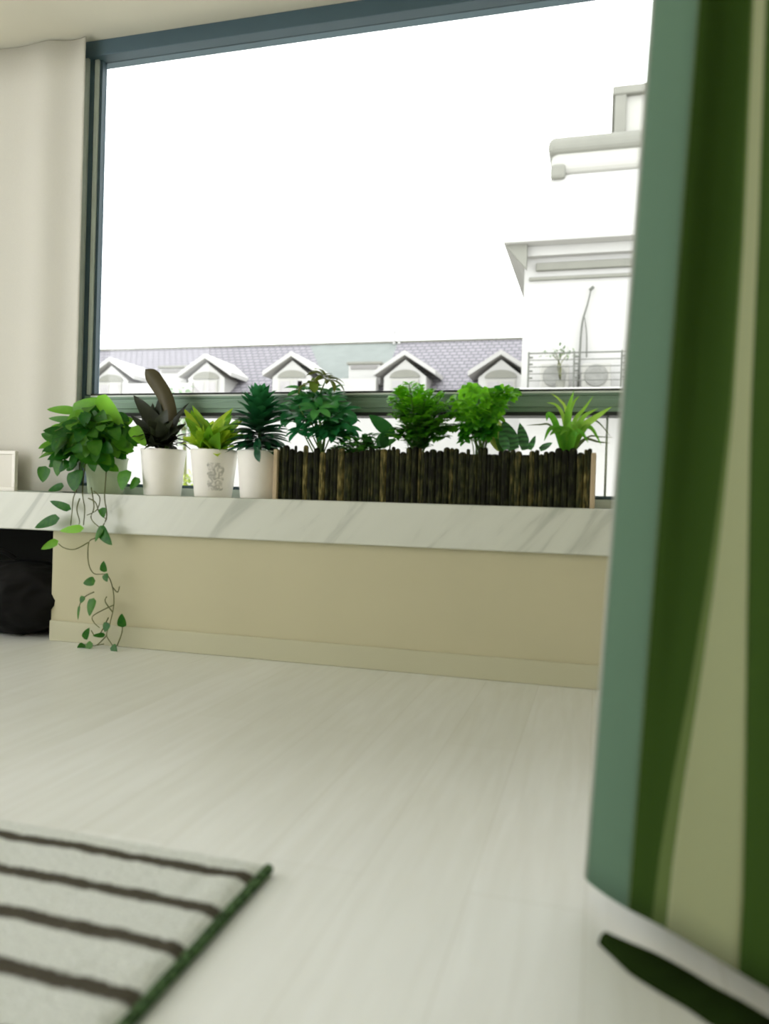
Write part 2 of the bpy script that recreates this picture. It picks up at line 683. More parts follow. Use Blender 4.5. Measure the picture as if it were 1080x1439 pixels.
def skylight(cx, z):
    bm = B()
    box(bm, cx - 0.75, cx + 0.75, 30.9, 32.6, z - 0.55, z + 0.35, 0.04)
    s = obj('skylight', bm, M_render, house)
    bm = B()
    box(bm, cx - 0.82, cx + 0.82, 30.82, 32.7, z + 0.35, z + 0.47, 0.02)
    obj('skylight_cap', bm, M_stone, s)
    bm = B()
    box(bm, cx - 0.62, cx + 0.62, 30.85, 30.9, z + 0.14, z + 0.28)
    obj('skylight_slot', bm, M_shade, s)


skylight(-10.35, 6.35)
skylight(-20.0, 6.35)
bm = B()
for x in (-10.05, -9.8):
    tube(bm, [(x, 34.8, 8.4), (x, 34.8, 9.1)], 0.07, 8)
obj('vent_pipe', bm, M_render, house)

# white apartment building on the right
apt = root('apartment_building', (1, 25, -3.0), 'tall white building with jutting eaves on the right outside', 'building')
bm = B()
box(bm, -2.45, 7, 22, 30, -3.0, 8.2)
obj('wall', bm, M_render, apt)
bm = B()
box(bm, -3.05, 7.3, 21.3, 30.5, 8.5, 8.68, 0.02)
box(bm, -2.7, 7.1, 21.75, 30.2, 8.2, 8.5, 0.02)
obj('eaves', bm, M_render, apt)
bm = B()                                              # gusset below the eaves corner
for y0, y1 in ((21.5, 21.75),):
    v = [bm.verts.new(p) for p in [(-3.0, y0, 8.5), (-2.35, y0, 8.5), (-2.35, y0, 7.75), (-3.0, y1, 8.5), (-2.35, y1, 8.5), (-2.35, y1, 7.75)]]
    for f in ((0, 1, 2), (5, 4, 3), (0, 3, 4, 1), (1, 4, 5, 2), (2, 5, 3, 0)):
        bm.faces.new([v[i] for i in f])
bmesh.ops.recalc_face_normals(bm, faces=bm.faces)
obj('bracket', bm, M_stone, apt)
bm = B()
box(bm, -2.1, 7, 21.85, 22.0, 7.78, 8.02, 0.03)
box(bm, -2.3, 7, 21.9, 22.0, 7.5, 7.6, 0.02)
obj('moulding', bm, M_stone, apt)
bm = B()                                              # sloping upper storey
b_ = [(-3.0, 21.4, 8.68), (7.2, 21.4, 8.68), (7.2, 30.4, 8.68), (-3.0, 30.4, 8.68)]
t_ = [(-1.65, 22.0, 10.7), (7.2, 22.0, 10.7), (7.2, 29.5, 10.7), (-1.65, 29.5, 10.7)]
bv = [bm.verts.new(p) for p in b_]
tv = [bm.verts.new(p) for p in t_]
bm.faces.new(bv[::-1])
bm.faces.new(tv)
for i in range(4):
    j = (i + 1) % 4
    bm.faces.new((bv[i], bv[j], tv[j], tv[i]))
obj('sloping_storey', bm, M_render, apt)
bm = B()
box(bm, -1.75, 7, 21.9, 29.6, 10.7, 11.45, 0.25, seg=4)
obj('parapet', bm, M_render2, apt)
bm = B()
box(bm, -1.85, 7, 21.8, 29.7, 11.3, 11.85, 0.22, seg=4)
box(bm, -1.75, -1.3, 21.8, 22.6, 10.55, 11.0, 0.1)
obj('parapet_coping', bm, M_stone, apt)
bm = B()
box(bm, 0.2, 3.5, 22.3, 26, 11.8, 13.1, 0.05)
obj('roof_tower', bm, M_render2, apt)
bm = B()
box(bm, 0.0, 3.7, 22.1, 26.2, 13.05, 13.32, 0.05)
box(bm, 0.08, 0.42, 22.15, 22.5, 11.7, 13.1, 0.05)
obj('tower_trim', bm, M_stone, apt)
bm = B()
box(bm, -2.6, 7, 20.6, 22.0, 3.7, 4.0, 0.03)
obj('balcony_slab', bm, M_render, apt)
M_rail = mat('grey_railing', srgb(84, 86, 80), 0.6, 0.2, var=0.1)
bm = B()
for z, r in ((5.02, 0.022), (4.82, 0.014), (4.62, 0.014), (4.42, 0.014), (4.22, 0.014)):
    tube(bm, [(-2.15, 20.75, z), (3.0, 20.75, z)], r, 6)
rl = obj('railing', bm, M_rail, apt)
for x in (-2.12, -0.82, 0.5, 1.8):
    bm = B()
    tube(bm, [(x, 20.75, 4.0), (x, 20.75, 5.06)], 0.03, 6)
    for z in (4.3, 4.5, 4.7, 4.9):
        tube(bm, [(x - 0.0, 20.75, z), (x + 0.12, 20.75, z)], 0.03, 6)
    obj('railing_post', bm, M_rail, rl)

M_ac = mat('grey_metal_casing', srgb(130, 129, 124), 0.6, var=0.04)
M_acg = mat('dull_fan_grille', srgb(116, 116, 111), 0.6, var=0.08, scale=12)
for cx, lab in ((-1.4, 'grey round-fronted outdoor air conditioner, left one behind the balcony railing'),
                (-0.2, 'grey round-fronted outdoor air conditioner, right one behind the balcony railing')):
    ac = root('air_conditioner', (cx, 21.4, 4.0), lab, 'air conditioner', 'air conditioners on the balcony opposite')
    bm = B()
    box(bm, cx - 0.42, cx + 0.42, 21.25, 21.65, 4.06, 4.8, 0.05)
    obj('casing', bm, M_render2, ac)
    bm = B()
    rr = []
    n = 28
    for k, (r, y) in enumerate(((0.0, 21.21), (0.1, 21.2), (0.22, 21.19), (0.32, 21.2), (0.34, 21.26))):
        rr.append([bm.verts.new((cx + r * math.cos(2 * math.pi * i / n), y, 4.43 + r * math.sin(2 * math.pi * i / n))) for i in range(n)] if r else [bm.verts.new((cx, y, 4.43))])
    for a, b in zip(rr, rr[1:]):
        for i in range(n):
            if len(a) == 1:
                bm.faces.new((a[0], b[i], b[(i + 1) % n]))
            else:
                bm.faces.new((a[i], b[i], b[(i + 1) % n], a[(i + 1) % n]))
    bmesh.ops.recalc_face_normals(bm, faces=bm.faces)
    obj('fan_grille', bm, M_acg, ac)
    for s in (-0.28, 0.28):
        bm = B()
        box(bm, cx + s - 0.05, cx + s + 0.05, 21.28, 21.62, 4.0, 4.06)
        obj('foot', bm, M_rail, ac)

bm = B()
tube(bm, spline([(-0.72, 21.9, 4.0), (-0.7, 21.88, 5.2), (-0.66, 21.86, 6.1), (-0.52, 21.86, 6.7), (-0.43, 21.84, 7.15)], 6), 0.045, 6, 0.02)
tube(bm, spline([(-0.5, 21.9, 5.1), (-0.52, 21.88, 5.8), (-0.6, 21.86, 6.3)], 6), 0.025, 6, 0.015)
tube(bm, [(-0.47, 21.84, 7.1), (-0.36, 21.84, 7.2)], 0.05, 6)
o = obj('drain_pipe', bm, M_rail, base=(-0.72, 21.9, 4.0))
tag(o, 'thin bent grey pipe rising up the white wall above the balcony railing', 'pipe')

# plants on the balcony rail opposite
M_far_leaf = leaf_mat('distant_leaf', srgb(90, 110, 78), srgb(140, 160, 120), 0.3)
bp = root('balcony_plant', (-1.2, 20.95, 4.0), 'small straggly plant behind the railing of the balcony opposite', 'plant')
bm = B()
lathe(bm, -1.2, 20.95, [(0.0, 4.0), (0.11, 4.0), (0.14, 4.24), (0.12, 4.24), (0.0, 4.2)], 20)
obj('pot', bm, M_stone, bp)
bm = B()
for k in range(5):
    tube(bm, spline([(-1.2, 20.95, 4.2), (-1.2 + R(-.1, .1), 20.95, 4.7), (-1.2 + R(-.25, .25), 20.95, R(4.95, 5.2))], 4), 0.015, 5)
obj('stem', bm, M_vine, bp)
bm = B()
for k in range(60):
    leaf(bm, (-1.2 + random.gauss(0, .25), 20.95 + R(-.1, .1), 5.05 + random.gauss(0, .09)), (R(-1, 1), R(-1, 1), R(-.5, .8)), .14, .06)
obj('foliage', bm, M_far_leaf, bp)

# trees outside
def tree(cx, cy, z0, zc, rx, rz, n, m, lab, size):
    t = root('garden_tree', (cx, cy, z0), lab, 'tree')
    bm = B()
    tube(bm, spline([(cx, cy, z0), (cx + .1, cy, (z0 + zc) / 2), (cx, cy, zc)], 5), 0.09, 8, 0.04)
    for k in range(6):
        a = 1.05 * k
        tube(bm, [(cx, cy, zc - rz * .6), (cx + rx * .6 * math.cos(a), cy + rx * .6 * math.sin(a), zc + rz * .2)], 0.03, 5, 0.012)
    obj('trunk', bm, M_vine, t)
    bm = B()
    for k in range(n):
        v = Vector((random.gauss(0, 1), random.gauss(0, 1), random.gauss(0, 1))).normalized() * (random.random() ** 0.4)
        leaf(bm, (cx + v.x * rx, cy + v.y * rx, zc + v.z * rz), (R(-1, 1), R(-1, 1), R(-.6, .6)), size, size * .5, n=3)
    obj('foliage', bm, m, t)


M_tree_a = leaf_mat('pale_tree_leaf', srgb(120, 140, 116), srgb(160, 178, 150), 0.4)
M_tree_b = leaf_mat('lime_tree_leaf', srgb(120, 140, 40), srgb(176, 190, 70), 0.4)
tree(-11.8, 18, -3.0, 2.9, .55, .95, 160, M_tree_a, 'pale slender tree outside rising behind the window bar', 0.24)
tree(-8.2, 12, -3.0, 0.6, .4, .42, 260, M_tree_b, 'yellow green treetop outside seen between the first two white pots', 0.13)

# ------------------------------------------------------------------ curtains
def drape(bm, path, z0, z1, dx=0.0, nz=24, flare=None, thick=0.0):
    """Sheet hung from z1 to z0 following a plan path; dx is the sideways shift at the top."""
    rows = []
    for k in range(nz + 1):
        t = k / nz
        z = z0 + (z1 - z0) * t
        row = []
        for i, p in enumerate(path):
            q = Vector((p[0] + dx * t, p[1], z))
            if flare:
                q += flare(i / (len(path) - 1), t)
            row.append(bm.verts.new(q))
        rows.append(row)
    for a, b in zip(rows, rows[1:]):
        for i in range(len(path) - 1):
            bm.faces.new((a[i], a[i + 1], b[i + 1], b[i]))


M_sheer = cloth_mat('white_sheer_voile', srgb(222, 220, 210), 0.14)
path = [(-1.772 - 0.012 * k, 0.128 + 0.011 * math.sin(k * 0.33) * (0.6 + 0.4 * math.sin(k * 0.13 + 1)), 0) for k in range(110)]
bm = B()
drape(bm, path, 0.503, 2.09, nz=10)
o = obj('sheer_curtain', bm, M_sheer, smooth=True, base=(-2.2, 0.12, 0.503))
sm = o.modifiers.new('thickness', 'SOLIDIFY')
sm.thickness = 0.0015
tag(o, 'white sheer curtain hanging in soft folds beside the window, left', 'curtain')

M_green = cloth_mat('green_curtain_fabric', srgb(50, 74, 22), 0.08, tc_col=srgb(90, 120, 60))
lo_path = spline([(0.012, -1.150, 0), (0.000, -1.172, 0), (0.022, -1.206, 0), (0.050, -1.235, 0), (0.078, -1.257, 0), (0.107, -1.283, 0), (0.140, -1.315, 0), (0.180, -1.353, 0), (0.220, -1.390, 0), (0.270, -1.430, 0), (0.330, -1.490, 0), (0.420, -1.570, 0)], 6)
hi_path = spline([(0.012, -1.150, 0), (0.000, -1.172, 0), (0.022, -1.204, 0), (0.050, -1.232, 0), (0.082, -1.230, 0), (0.108, -1.236, 0), (0.126, -1.262, 0), (0.142, -1.300, 0), (0.170, -1.328, 0), (0.200, -1.338, 0), (0.270, -1.420, 0), (0.420, -1.570, 0)], 6)


def curtain_point(u, t):
    n = len(lo_path) - 1
    w = min(1.0, t / 0.3) ** 0.8
    f = min(max(u, 0), 1) * n
    i = min(int(f), n - 1)
    g = lambda pth: pth[i].lerp(pth[i + 1], f - i)
    p = g(lo_path).lerp(g(hi_path), w)
    return Vector((p.x + 0.105 * t, p.y, 0.03 + 2.56 * t))


BAND = [(0.03, 0.401, 0.579), (0.1, 0.404, 0.586), (0.2, 0.421, 0.586), (0.3, 0.446, 0.582), (0.45, 0.477, 0.573), (0.6, 0.497, 0.562), (0.8, 0.495, 0.557), (1.1, 0.449, 0.5)]                                             # height, left and right limit of the painted lit fold along the cloth


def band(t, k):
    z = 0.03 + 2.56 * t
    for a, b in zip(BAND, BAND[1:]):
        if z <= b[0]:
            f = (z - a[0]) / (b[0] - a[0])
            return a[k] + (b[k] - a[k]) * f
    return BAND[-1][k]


U1 = 18 / (len(lo_path) - 1)


def curtain_piece(name, m, u0, u1, cols):
    bm = B()
    nz = 70
    rows = []
    for j in range(nz + 1):
        t = j / nz
        a, b = u0(t), u1(t)
        rows.append([bm.verts.new(curtain_point(a + (b - a) * i / cols, t)) for i in range(cols + 1)])
    for a, b in zip(rows, rows[1:]):
        for i in range(cols):
            bm.faces.new((a[i], a[i + 1], b[i + 1], b[i]))
    o = obj(name, bm, m, cur, smooth=True)
    sm = o.modifiers.new('thickness', 'SOLIDIFY')
    sm.thickness = 0.003
    sm.offset = 1
    return o


M_lining = cloth_mat('grey_green_lining', srgb(106, 136, 114), 0.3, tc_col=srgb(150, 170, 154))
M_band = cloth_mat('lit_fold_pale_olive', srgb(150, 156, 118), 0.1)
cur = root('green_curtain', (0.18, -1.32, 0.03), 'heavy green curtain hanging in folds at the right', 'curtain')
M_rim_light = cloth_mat('pale_grey_rim_light', srgb(176, 180, 168), 0.3)
o = curtain_piece('rim_light_strip', M_rim_light, lambda t: 0.0, lambda t: 0.115, 8)  # backlit leading rim put in as a paler strip of cloth
o['label'] = 'pale grey edge painted as backlight'
o = curtain_piece('lining_edge', M_lining, lambda t: 0.115, lambda t: U1, 14)
o['label'] = 'grey green side strip'
M_olive = cloth_mat('fold_mid_olive', srgb(94, 112, 62), 0.1)
mid = lambda t: band(t, 1) - 0.012 - 0.035 * max(0, 1 - t * 4)
curtain_piece('drape', M_green, lambda t: U1, mid, 30)
o = curtain_piece('fold_mid_tone', M_olive, mid, lambda t: band(t, 1), 8)  # middle tone painted between the dark cloth and the lit fold
o['label'] = 'mid olive tone beside the painted lit fold'
o = curtain_piece('lit_fold_tone', M_band, lambda t: band(t, 1), lambda t: band(t, 2), 14)  # same green cloth, light on the fold put in as paler colour
o['label'] = 'pale olive tone painted as a lit fold'
curtain_piece('drape', M_green, lambda t: band(t, 2), lambda t: 1.0, 30)
M_seam = cloth_mat('pale_seam_thread', srgb(130, 150, 112), 0.2)
bm = B()
tube(bm, [curtain_point(U1, k / 70) + Vector((-0.0012, -0.003, 0)) for k in range(71)], 0.0007, 5)
obj('seam', bm, M_seam, cur)

bm = B()                                              # low dark strip with rounded top, standing for the curtain's shadow
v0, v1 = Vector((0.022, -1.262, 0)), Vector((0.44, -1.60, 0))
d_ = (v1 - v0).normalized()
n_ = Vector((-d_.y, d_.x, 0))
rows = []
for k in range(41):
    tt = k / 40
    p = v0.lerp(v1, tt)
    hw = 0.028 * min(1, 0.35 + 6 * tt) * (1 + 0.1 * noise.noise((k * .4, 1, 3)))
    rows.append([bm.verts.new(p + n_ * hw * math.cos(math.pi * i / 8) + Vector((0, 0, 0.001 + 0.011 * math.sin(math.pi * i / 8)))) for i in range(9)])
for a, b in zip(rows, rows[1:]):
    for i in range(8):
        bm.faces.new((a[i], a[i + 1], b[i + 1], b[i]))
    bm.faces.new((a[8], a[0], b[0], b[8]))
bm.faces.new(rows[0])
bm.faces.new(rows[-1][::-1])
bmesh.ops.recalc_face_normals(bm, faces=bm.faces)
M_hem_shadow = mat('dark_green_shadow', srgb(26, 40, 12), 1.0, var=0.2, scale=15, spec=0.05)
o = obj('hem_shadow_strip', bm, M_hem_shadow, base=(0.2, -1.4, 0), smooth=True)
tag(o, 'dark green strip standing for the shadow on the floor below the green curtain hem', 'floor strip')

# ------------------------------------------------------------------ rug
def rug_mat():
    m, N, L, p = new_mat('striped_pile')
    tc = N.new('ShaderNodeTexCoord')
    sp = N.new('ShaderNodeSeparateXYZ')
    L.new(tc.outputs['Object'], sp.inputs[0])
    nz = N.new('ShaderNodeTexNoise')
    nz.inputs['Scale'].default_value = 5
    nz.inputs['Detail'].default_value = 2
    L.new(tc.outputs['Object'], nz.inputs['Vector'])
    ma = N.new('ShaderNodeMath')
    ma.operation = 'MULTIPLY_ADD'
    ma.inputs[1].default_value = 0.022
    L.new(nz.outputs['Fac'], ma.inputs[0])
    L.new(sp.outputs['Y'], ma.inputs[2])
    f2 = N.new('ShaderNodeTexNoise')
    f2.inputs['Scale'].default_value = 260
    L.new(tc.outputs['Object'], f2.inputs['Vector'])
    mb = N.new('ShaderNodeMath')
    mb.operation = 'MULTIPLY_ADD'
    mb.inputs[1].default_value = 0.008
    L.new(f2.outputs['Fac'], mb.inputs[0])
    L.new(ma.outputs[0], mb.inputs[2])
    # stripes every 0.082 m
    dv = N.new('ShaderNodeMath')
    dv.operation = 'DIVIDE'
    dv.inputs[1].default_value = 0.082
    L.new(mb.outputs[0], dv.inputs[0])
    ad = N.new('ShaderNodeMath')
    ad.operation = 'ADD'
    ad.inputs[1].default_value = 0.1
    L.new(dv.outputs[0], ad.inputs[0])
    fr = N.new('ShaderNodeMath')
    fr.operation = 'FRACT'
    L.new(ad.outputs[0], fr.inputs[0])
    cr = N.new('ShaderNodeValToRGB')
    e = cr.color_ramp.elements
    e[0].position, e[0].color = 0.33, srgb(224, 228, 222)
    e[1].position, e[1].color = 0.38, srgb(86, 82, 72)
    k = e.new(0.60)
    k.color = srgb(82, 78, 68)
    k = e.new(0.65)
    k.color = srgb(224, 228, 222)
    L.new(fr.outputs[0], cr.inputs['Fac'])
    mx = N.new('ShaderNodeMix')
    mx.data_type = 'RGBA'
    mx.blend_type = 'MULTIPLY'
    mx.inputs[0].default_value = 0.6
    g = N.new('ShaderNodeValToRGB')
    g.color_ramp.elements[0].position = 0.3
    g.color_ramp.elements[1].position = 0.6
    g.color_ramp.elements[0].color = (0.55, 0.56, 0.52, 1)
    L.new(f2.outputs['Fac'], g.inputs['Fac'])
    L.new(cr.outputs['Color'], mx.inputs[6])
    L.new(g.outputs['Color'], mx.inputs[7])
    L.new(mx.outputs[2], p.inputs['Base Color'])
    p.inputs['Roughness'].default_value = 1
    p.inputs['Specular IOR Level'].default_value = 0.05
    bpn = N.new('ShaderNodeBump')
    bpn.inputs['Strength'].default_value = 0.9
    bpn.inputs['Distance'].default_value = 0.006
    L.new(f2.outputs['Fac'], bpn.inputs['Height'])
    L.new(bpn.outputs['Normal'], p.inputs['Normal'])
    return m


rug = root('striped_rug', (-1.15, -1.8, 0), 'cream rug with dark stripes and green bound edge on the floor', 'rug')
RX0, RX1, RY0, RY1 = -1.9, -0.405, -2.5, -1.24
bm = B()
nx, ny = 150, 120
g = [[None] * (ny + 1) for _ in range(nx + 1)]
for i in range(nx + 1):
    for j in range(ny + 1):
        x = RX0 + (RX1 - RX0) * i / nx
        y = RY0 + (RY1 - RY0) * j / ny
        e = min(i, nx - i, j * 1.2, (ny - j) * 1.2)
        z = 0.019 - 0.010 * max(0, 1 - e / 2.2) ** 2 + 0.0022 * noise.noise((x * 40, y * 40, 0)) + 0.0012 * noise.noise((x * 110, y * 110, 4))
        g[i][j] = bm.verts.new((x, y, z))
for i in range(nx):
    for j in range(ny):
        bm.faces.new((g[i][j], g[i + 1][j], g[i + 1][j + 1], g[i][j + 1]))
obj('pile', bm, rug_mat(), rug, smooth=True)
M_bind = mat('dark_green_binding', srgb(104, 136, 92), 0.95, scale=190, bump=1.0, spec=0.1, c2=srgb(16, 30, 10))
for (xa, ya, xb, yb) in ((RX1, RY0, RX1, RY1), (RX0, RY0, RX0, RY1)):
    bm = B()
    tube(bm, [(xa + (xb - xa) * k / 60 + 0.0018 * noise.noise((k, 0, 0)), ya + (yb - ya) * k / 60, 0.0075 + 0.001 * noise.noise((0, k * .7, 2))) for k in range(61)], 0.007, 8)
    obj('edge_binding', bm, M_bind, rug, smooth=True)
bm = B()
box(bm, RX0, RX1, RY0, RY1, 0.0, 0.008)
obj('backing', bm, M_bind, rug)

# ------------------------------------------------------------------ things at the left
M_bag = mat('black_bag_plastic', srgb(8, 7, 6), 0.75, var=0.3, scale=10, spec=0.2)
bm = B()
bmesh.ops.create_icosphere(bm, subdivisions=5, radius=1)
for v in bm.verts:
    c = v.co.copy()
    w = 1.0 + 0.10 * noise.noise(c * 1.6 + Vector((3, 1, 2))) + 0.05 * noise.noise(c * 5) + 0.03 * abs(noise.noise(Vector((c.x * 9, c.y * 9, c.z * 2))))
    zz = max(-0.88, c.z)
    shrink = 0.86 + 0.14 * min(1, max(0, (zz + 0.8) / 0.9))
    v.co = Vector((-1.955 + c.x * w * 0.225 * shrink, 0.10 + c.y * w * 0.17 * shrink, 0.137 + zz * w * 0.135))
zmin = min(v.co.z for v in bm.verts)
for v in bm.verts:
    v.co.z -= zmin
bag = root('black_bag', (-1.955, 0.10, 0), 'black bulging bag on the floor under the left end of the ledge', 'bag')
obj('body', bm, M_bag, bag, smooth=True)
bm = B()
tube(bm, spline([(-1.97, 0.08, 0.262), (-2.0, 0.06, 0.285), (-2.04, 0.05, 0.287), (-2.06, 0.06, 0.262)], 5), 0.009, 8)
obj('handle', bm, M_bag, bag, smooth=True)

wf = root('framed_panel', (-2.06, 0.075, 0.4985), 'white framed panel standing on the ledge at the far left', 'panel')
bm = B()
box(bm, -2.30, -1.972, 0.068, 0.084, 0.4985, 0.512, 0.002)
box(bm, -2.30, -1.972, 0.068, 0.084, 0.628, 0.640, 0.002)
box(bm, -1.986, -1.972, 0.068, 0.084, 0.512, 0.628, 0.002)
box(bm, -2.30, -2.286, 0.068, 0.084, 0.512, 0.628, 0.002)
obj('frame', bm, M_pot, wf)
bm = B()
box(bm, -2.288, -1.984, 0.074, 0.082, 0.51, 0.63)
obj('backing_board', bm, M_white, wf)

# ------------------------------------------------------------------ potted plants on the ledge
def square_round(bm, cx, cy, prof, n=48, k=4.0):
    """Tapering pot with a soft superellipse plan."""
    rings = []
    for (r, z) in prof:
        ring = []
        for i in range(n):
            a = 2 * math.pi * i / n
            c, s = math.cos(a), math.sin(a)
            q = (abs(c) ** k + abs(s) ** k) ** (-1 / k)
            ring.append(bm.verts.new((cx + r * q * c, cy + r * q * s, z)))
        rings.append(ring)
    for a, b in zip(rings, rings[1:]):
        for i in range(n):
            bm.faces.new((a[i], a[(i + 1) % n], b[(i + 1) % n], b[i]))
    bm.faces.new(rings[0][::-1])
    bm.faces.new(rings[-1])


ZS = 0.4985


def white_pot(t, cx, cy, rt, rb, zt):
    bm = B()
    lathe(bm, cx, cy, [(0.0, ZS), (rb - 0.003, ZS), (rb, ZS + 0.003), (rt - 0.002, zt - 0.012), (rt, zt - 0.004), (rt - 0.001, zt), (rt - 0.004, zt),
                       (rt - 0.006, zt - 0.02), (rb - 0.002, ZS + 0.03), (0.0, ZS + 0.03)], 56)
    bmesh.ops.remove_doubles(bm, verts=bm.verts, dist=1e-6)
    obj('pot', bm, M_pot, t, smooth=True)
    bm = B()
    lathe(bm, cx, cy, [(0.0, zt - 0.014), (rt * 0.5, zt - 0.015), (rt - 0.0065, zt - 0.022)], 30)
    bmesh.ops.remove_doubles(bm, verts=bm.verts, dist=1e-6)
    obj('soil', bm, M_soil, t, smooth=True)


# 1: dark long-leaved plant
c1 = (-1.4, 0.09)
t = root('potted_plant', (c1[0], c1[1], ZS), 'dark purple leaved plant in a white pot, one tall leaf curving up', 'potted plant', 'plants in white pots on the ledge')
white_pot(t, c1[0], c1[1], 0.074, 0.06, 0.6515)
M_dkleaf = leaf_mat('dark_bronze_leaf', srgb(32, 38, 24), srgb(72, 82, 46), 0.18, 0.45)
M_dkleaf2 = leaf_mat('tall_olive_bronze_leaf', srgb(62, 56, 34), srgb(98, 92, 64), 0.15, 0.55)
bm = B()
b0 = Vector((c1[0], c1[1], 0.66))
leaf_specs = [((-1.519, 0.090, 0.832), .042), ((-1.517, 0.070, 0.765), .03), ((-1.499, 0.050, 0.723), .035), ((-1.460, 0.040, 0.694), .035), ((-1.313, 0.080, 0.792), .034),
              ((-1.321, 0.120, 0.811), .03), ((-1.501, 0.140, 0.793), .05), ((-1.461, 0.120, 0.812), .05), ((-1.321, 0.020, 0.743), .04), ((-1.302, 0.030, 0.712), .04),
              ((-1.367, 0.000, 0.741), .045), ((-1.366, 0.050, 0.781), .05), ((-1.423, 0.030, 0.744), .045), ((-1.340, 0.130, 0.741), .035), ((-1.517, 0.130, 0.814), .035),
              ((-1.369, 0.020, 0.720), .045), ((-1.406, 0.030, 0.698), .04), ((-1.318, 0.040, 0.681), .035), ((-1.423, 0.110, 0.835), .05)]
for q, w in leaf_specs:
    a = b0 + Vector((R(-.02, .02), R(-.015, .02), R(-.01, .02)))
    leaf_to(bm, a, q, w * 1.15, droop=R(.2, .6), fold=.25, tint=R(0, .55), wave=.06, n=9)
for k in range(34):
    a, e = R(0, 6.283), R(-.05, 1.2)
    leaf(bm, b0 + Vector((R(-.03, .03), R(-.02, .02), R(-.005, .03))), (math.cos(a) * math.cos(e), math.sin(a) * math.cos(e), math.sin(e)), R(.07, .125), R(.018, .03), droop=R(.2, .9), fold=.3,
         tint=R(0, .6), wave=.07, n=9)
obj('foliage', bm, M_dkleaf, t, smooth=True)
bm = B()
lp = [Vector((-1.389, 0.080, 0.684)), Vector((-1.381, 0.080, 0.755)), Vector((-1.398, 0.080, 0.821)), Vector((-1.441, 0.090, 0.877)), Vector((-1.484, 0.100, 0.922))]
sp_ = spline(lp, 6)
ws = []
n = len(sp_) - 1
rows = []
for i, p in enumerate(sp_):
    tt = i / n
    w = 0.027 * min(1, 0.35 + 2.2 * tt) * (1 - max(0, (tt - .82) / .18) ** 2.2 * 0.95)
    d = (sp_[min(i + 1, n)] - sp_[max(i - 1, 0)]).normalized()
    s = d.cross(Vector((0, -1, 0.15))).normalized()
    nn = Vector((0, 1, 0))
    rows.append([bm.verts.new(p - s * w + nn * w * .5), bm.verts.new(p - s * w * .5 + nn * .15 * w), bm.verts.new(p), bm.verts.new(p + s * w * .5 + nn * .15 * w), bm.verts.new(p + s * w + nn * w * .5)])
fs = []
for a, b in zip(rows, rows[1:]):
    for i in range(4):
        fs.append(bm.faces.new((a[i], a[i + 1], b[i + 1], b[i])))
settint(bm, fs, 0.5)
obj('tall_leaf', bm, M_dkleaf2, t, smooth=True)
bm = B()
for k in range(9):
    tube(bm, spline([(c1[0] + R(-.025, .025), c1[1] + R(-.03, .03), 0.63), (c1[0] + R(-.03, .03), c1[1] + R(-.02, .02), 0.67), (c1[0] + R(-.02, .02), c1[1], 0.70)], 4), 0.003, 6)
obj('stem', bm, M_stem, t)

# 2: lime plant
c2 = (-1.213, 0.09)
t = root('potted_plant', (c2[0], c2[1], ZS), 'bright lime green plant in a white pot with grey printed patch', 'potted plant', 'plants in white pots on the ledge')
white_pot(t, c2[0], c2[1], 0.077, 0.06, 0.6515)
M_lime = leaf_mat('lime_leaf', srgb(96, 160, 24), srgb(200, 226, 64), 0.52, 0.4)
bm = B()
b0 = Vector((c2[0], c2[1], 0.648))
for q, w in [((-1.300, 0.060, 0.748), .035), ((-1.335, 0.100, 0.788), .03), ((-1.315, 0.120, 0.802), .03), ((-1.223, 0.020, 0.721), .045), ((-1.180, 0.000, 0.723), .05), ((-1.161, 0.020, 0.725), .05), ((-1.157, 0.060, 0.748), .045),
             ((-1.145, 0.080, 0.764), .045), ((-1.108, 0.060, 0.752), .04), ((-1.159, 0.120, 0.789), .04), ((-1.194, 0.130, 0.779), .045), ((-1.246, 0.140, 0.752), .045), ((-1.285, 0.140, 0.752), .045),
             ((-1.272, 0.030, 0.708), .035), ((-1.308, 0.050, 0.682), .03), ((-1.096, 0.050, 0.711), .035), ((-1.188, -0.010, 0.691), .045), ((-1.134, -0.010, 0.696), .045), ((-1.106, 0.000, 0.710), .04), ((-1.229, 0.000, 0.696), .04),
             ((-1.180, 0.020, 0.707), .05), ((-1.336, 0.120, 0.773), .03)]:
    for g_ in range(2):
        leaf_to(bm, b0 + Vector((R(-.03, .03), R(-.03, .03), 0)), Vector(q) + Vector((R(-.012, .012) * g_, R(-.02, .02) * g_, R(-.015, .01) * g_)), w, droop=R(.3, .8), fold=.25, n=9, wave=.05, tint=R(0.1, 1))
for k in range(34):
    a, e = R(0, 6.283), R(.25, 1.3)
    leaf(bm, b0 + Vector((R(-.03, .03), R(-.03, .03), 0)), (math.cos(a) * math.cos(e), math.sin(a) * math.cos(e), math.sin(e)), R(.06, .115), R(.018, .03), droop=R(.5, 1.2), fold=.25, tint=R(.1, 1), wave=.06, n=9)
obj('foliage', bm, M_lime, t, smooth=True)


def motif_mat():
    m, N, L, p = new_mat('grey_printed_pattern')
    tc = N.new('ShaderNodeTexCoord')
    nz = N.new('ShaderNodeTexNoise')
    nz.inputs['Scale'].default_value = 55
    nz.inputs['Detail'].default_value = 4
    nz.inputs['Distortion'].default_value = 1.5
    L.new(tc.outputs['Object'], nz.inputs['Vector'])
    cr = N.new('ShaderNodeValToRGB')
    cr.color_ramp.elements[0].position = 0.40
    cr.color_ramp.elements[1].position = 0.60
    cr.color_ramp.elements[0].color = srgb(178, 177, 170)
    cr.color_ramp.elements[1].color = srgb(232, 229, 222)
    L.new(nz.outputs['Fac'], cr.inputs['Fac'])
    L.new(cr.outputs['Color'], p.inputs['Base Color'])
    p.inputs['Roughness'].default_value = 0.5
    return m


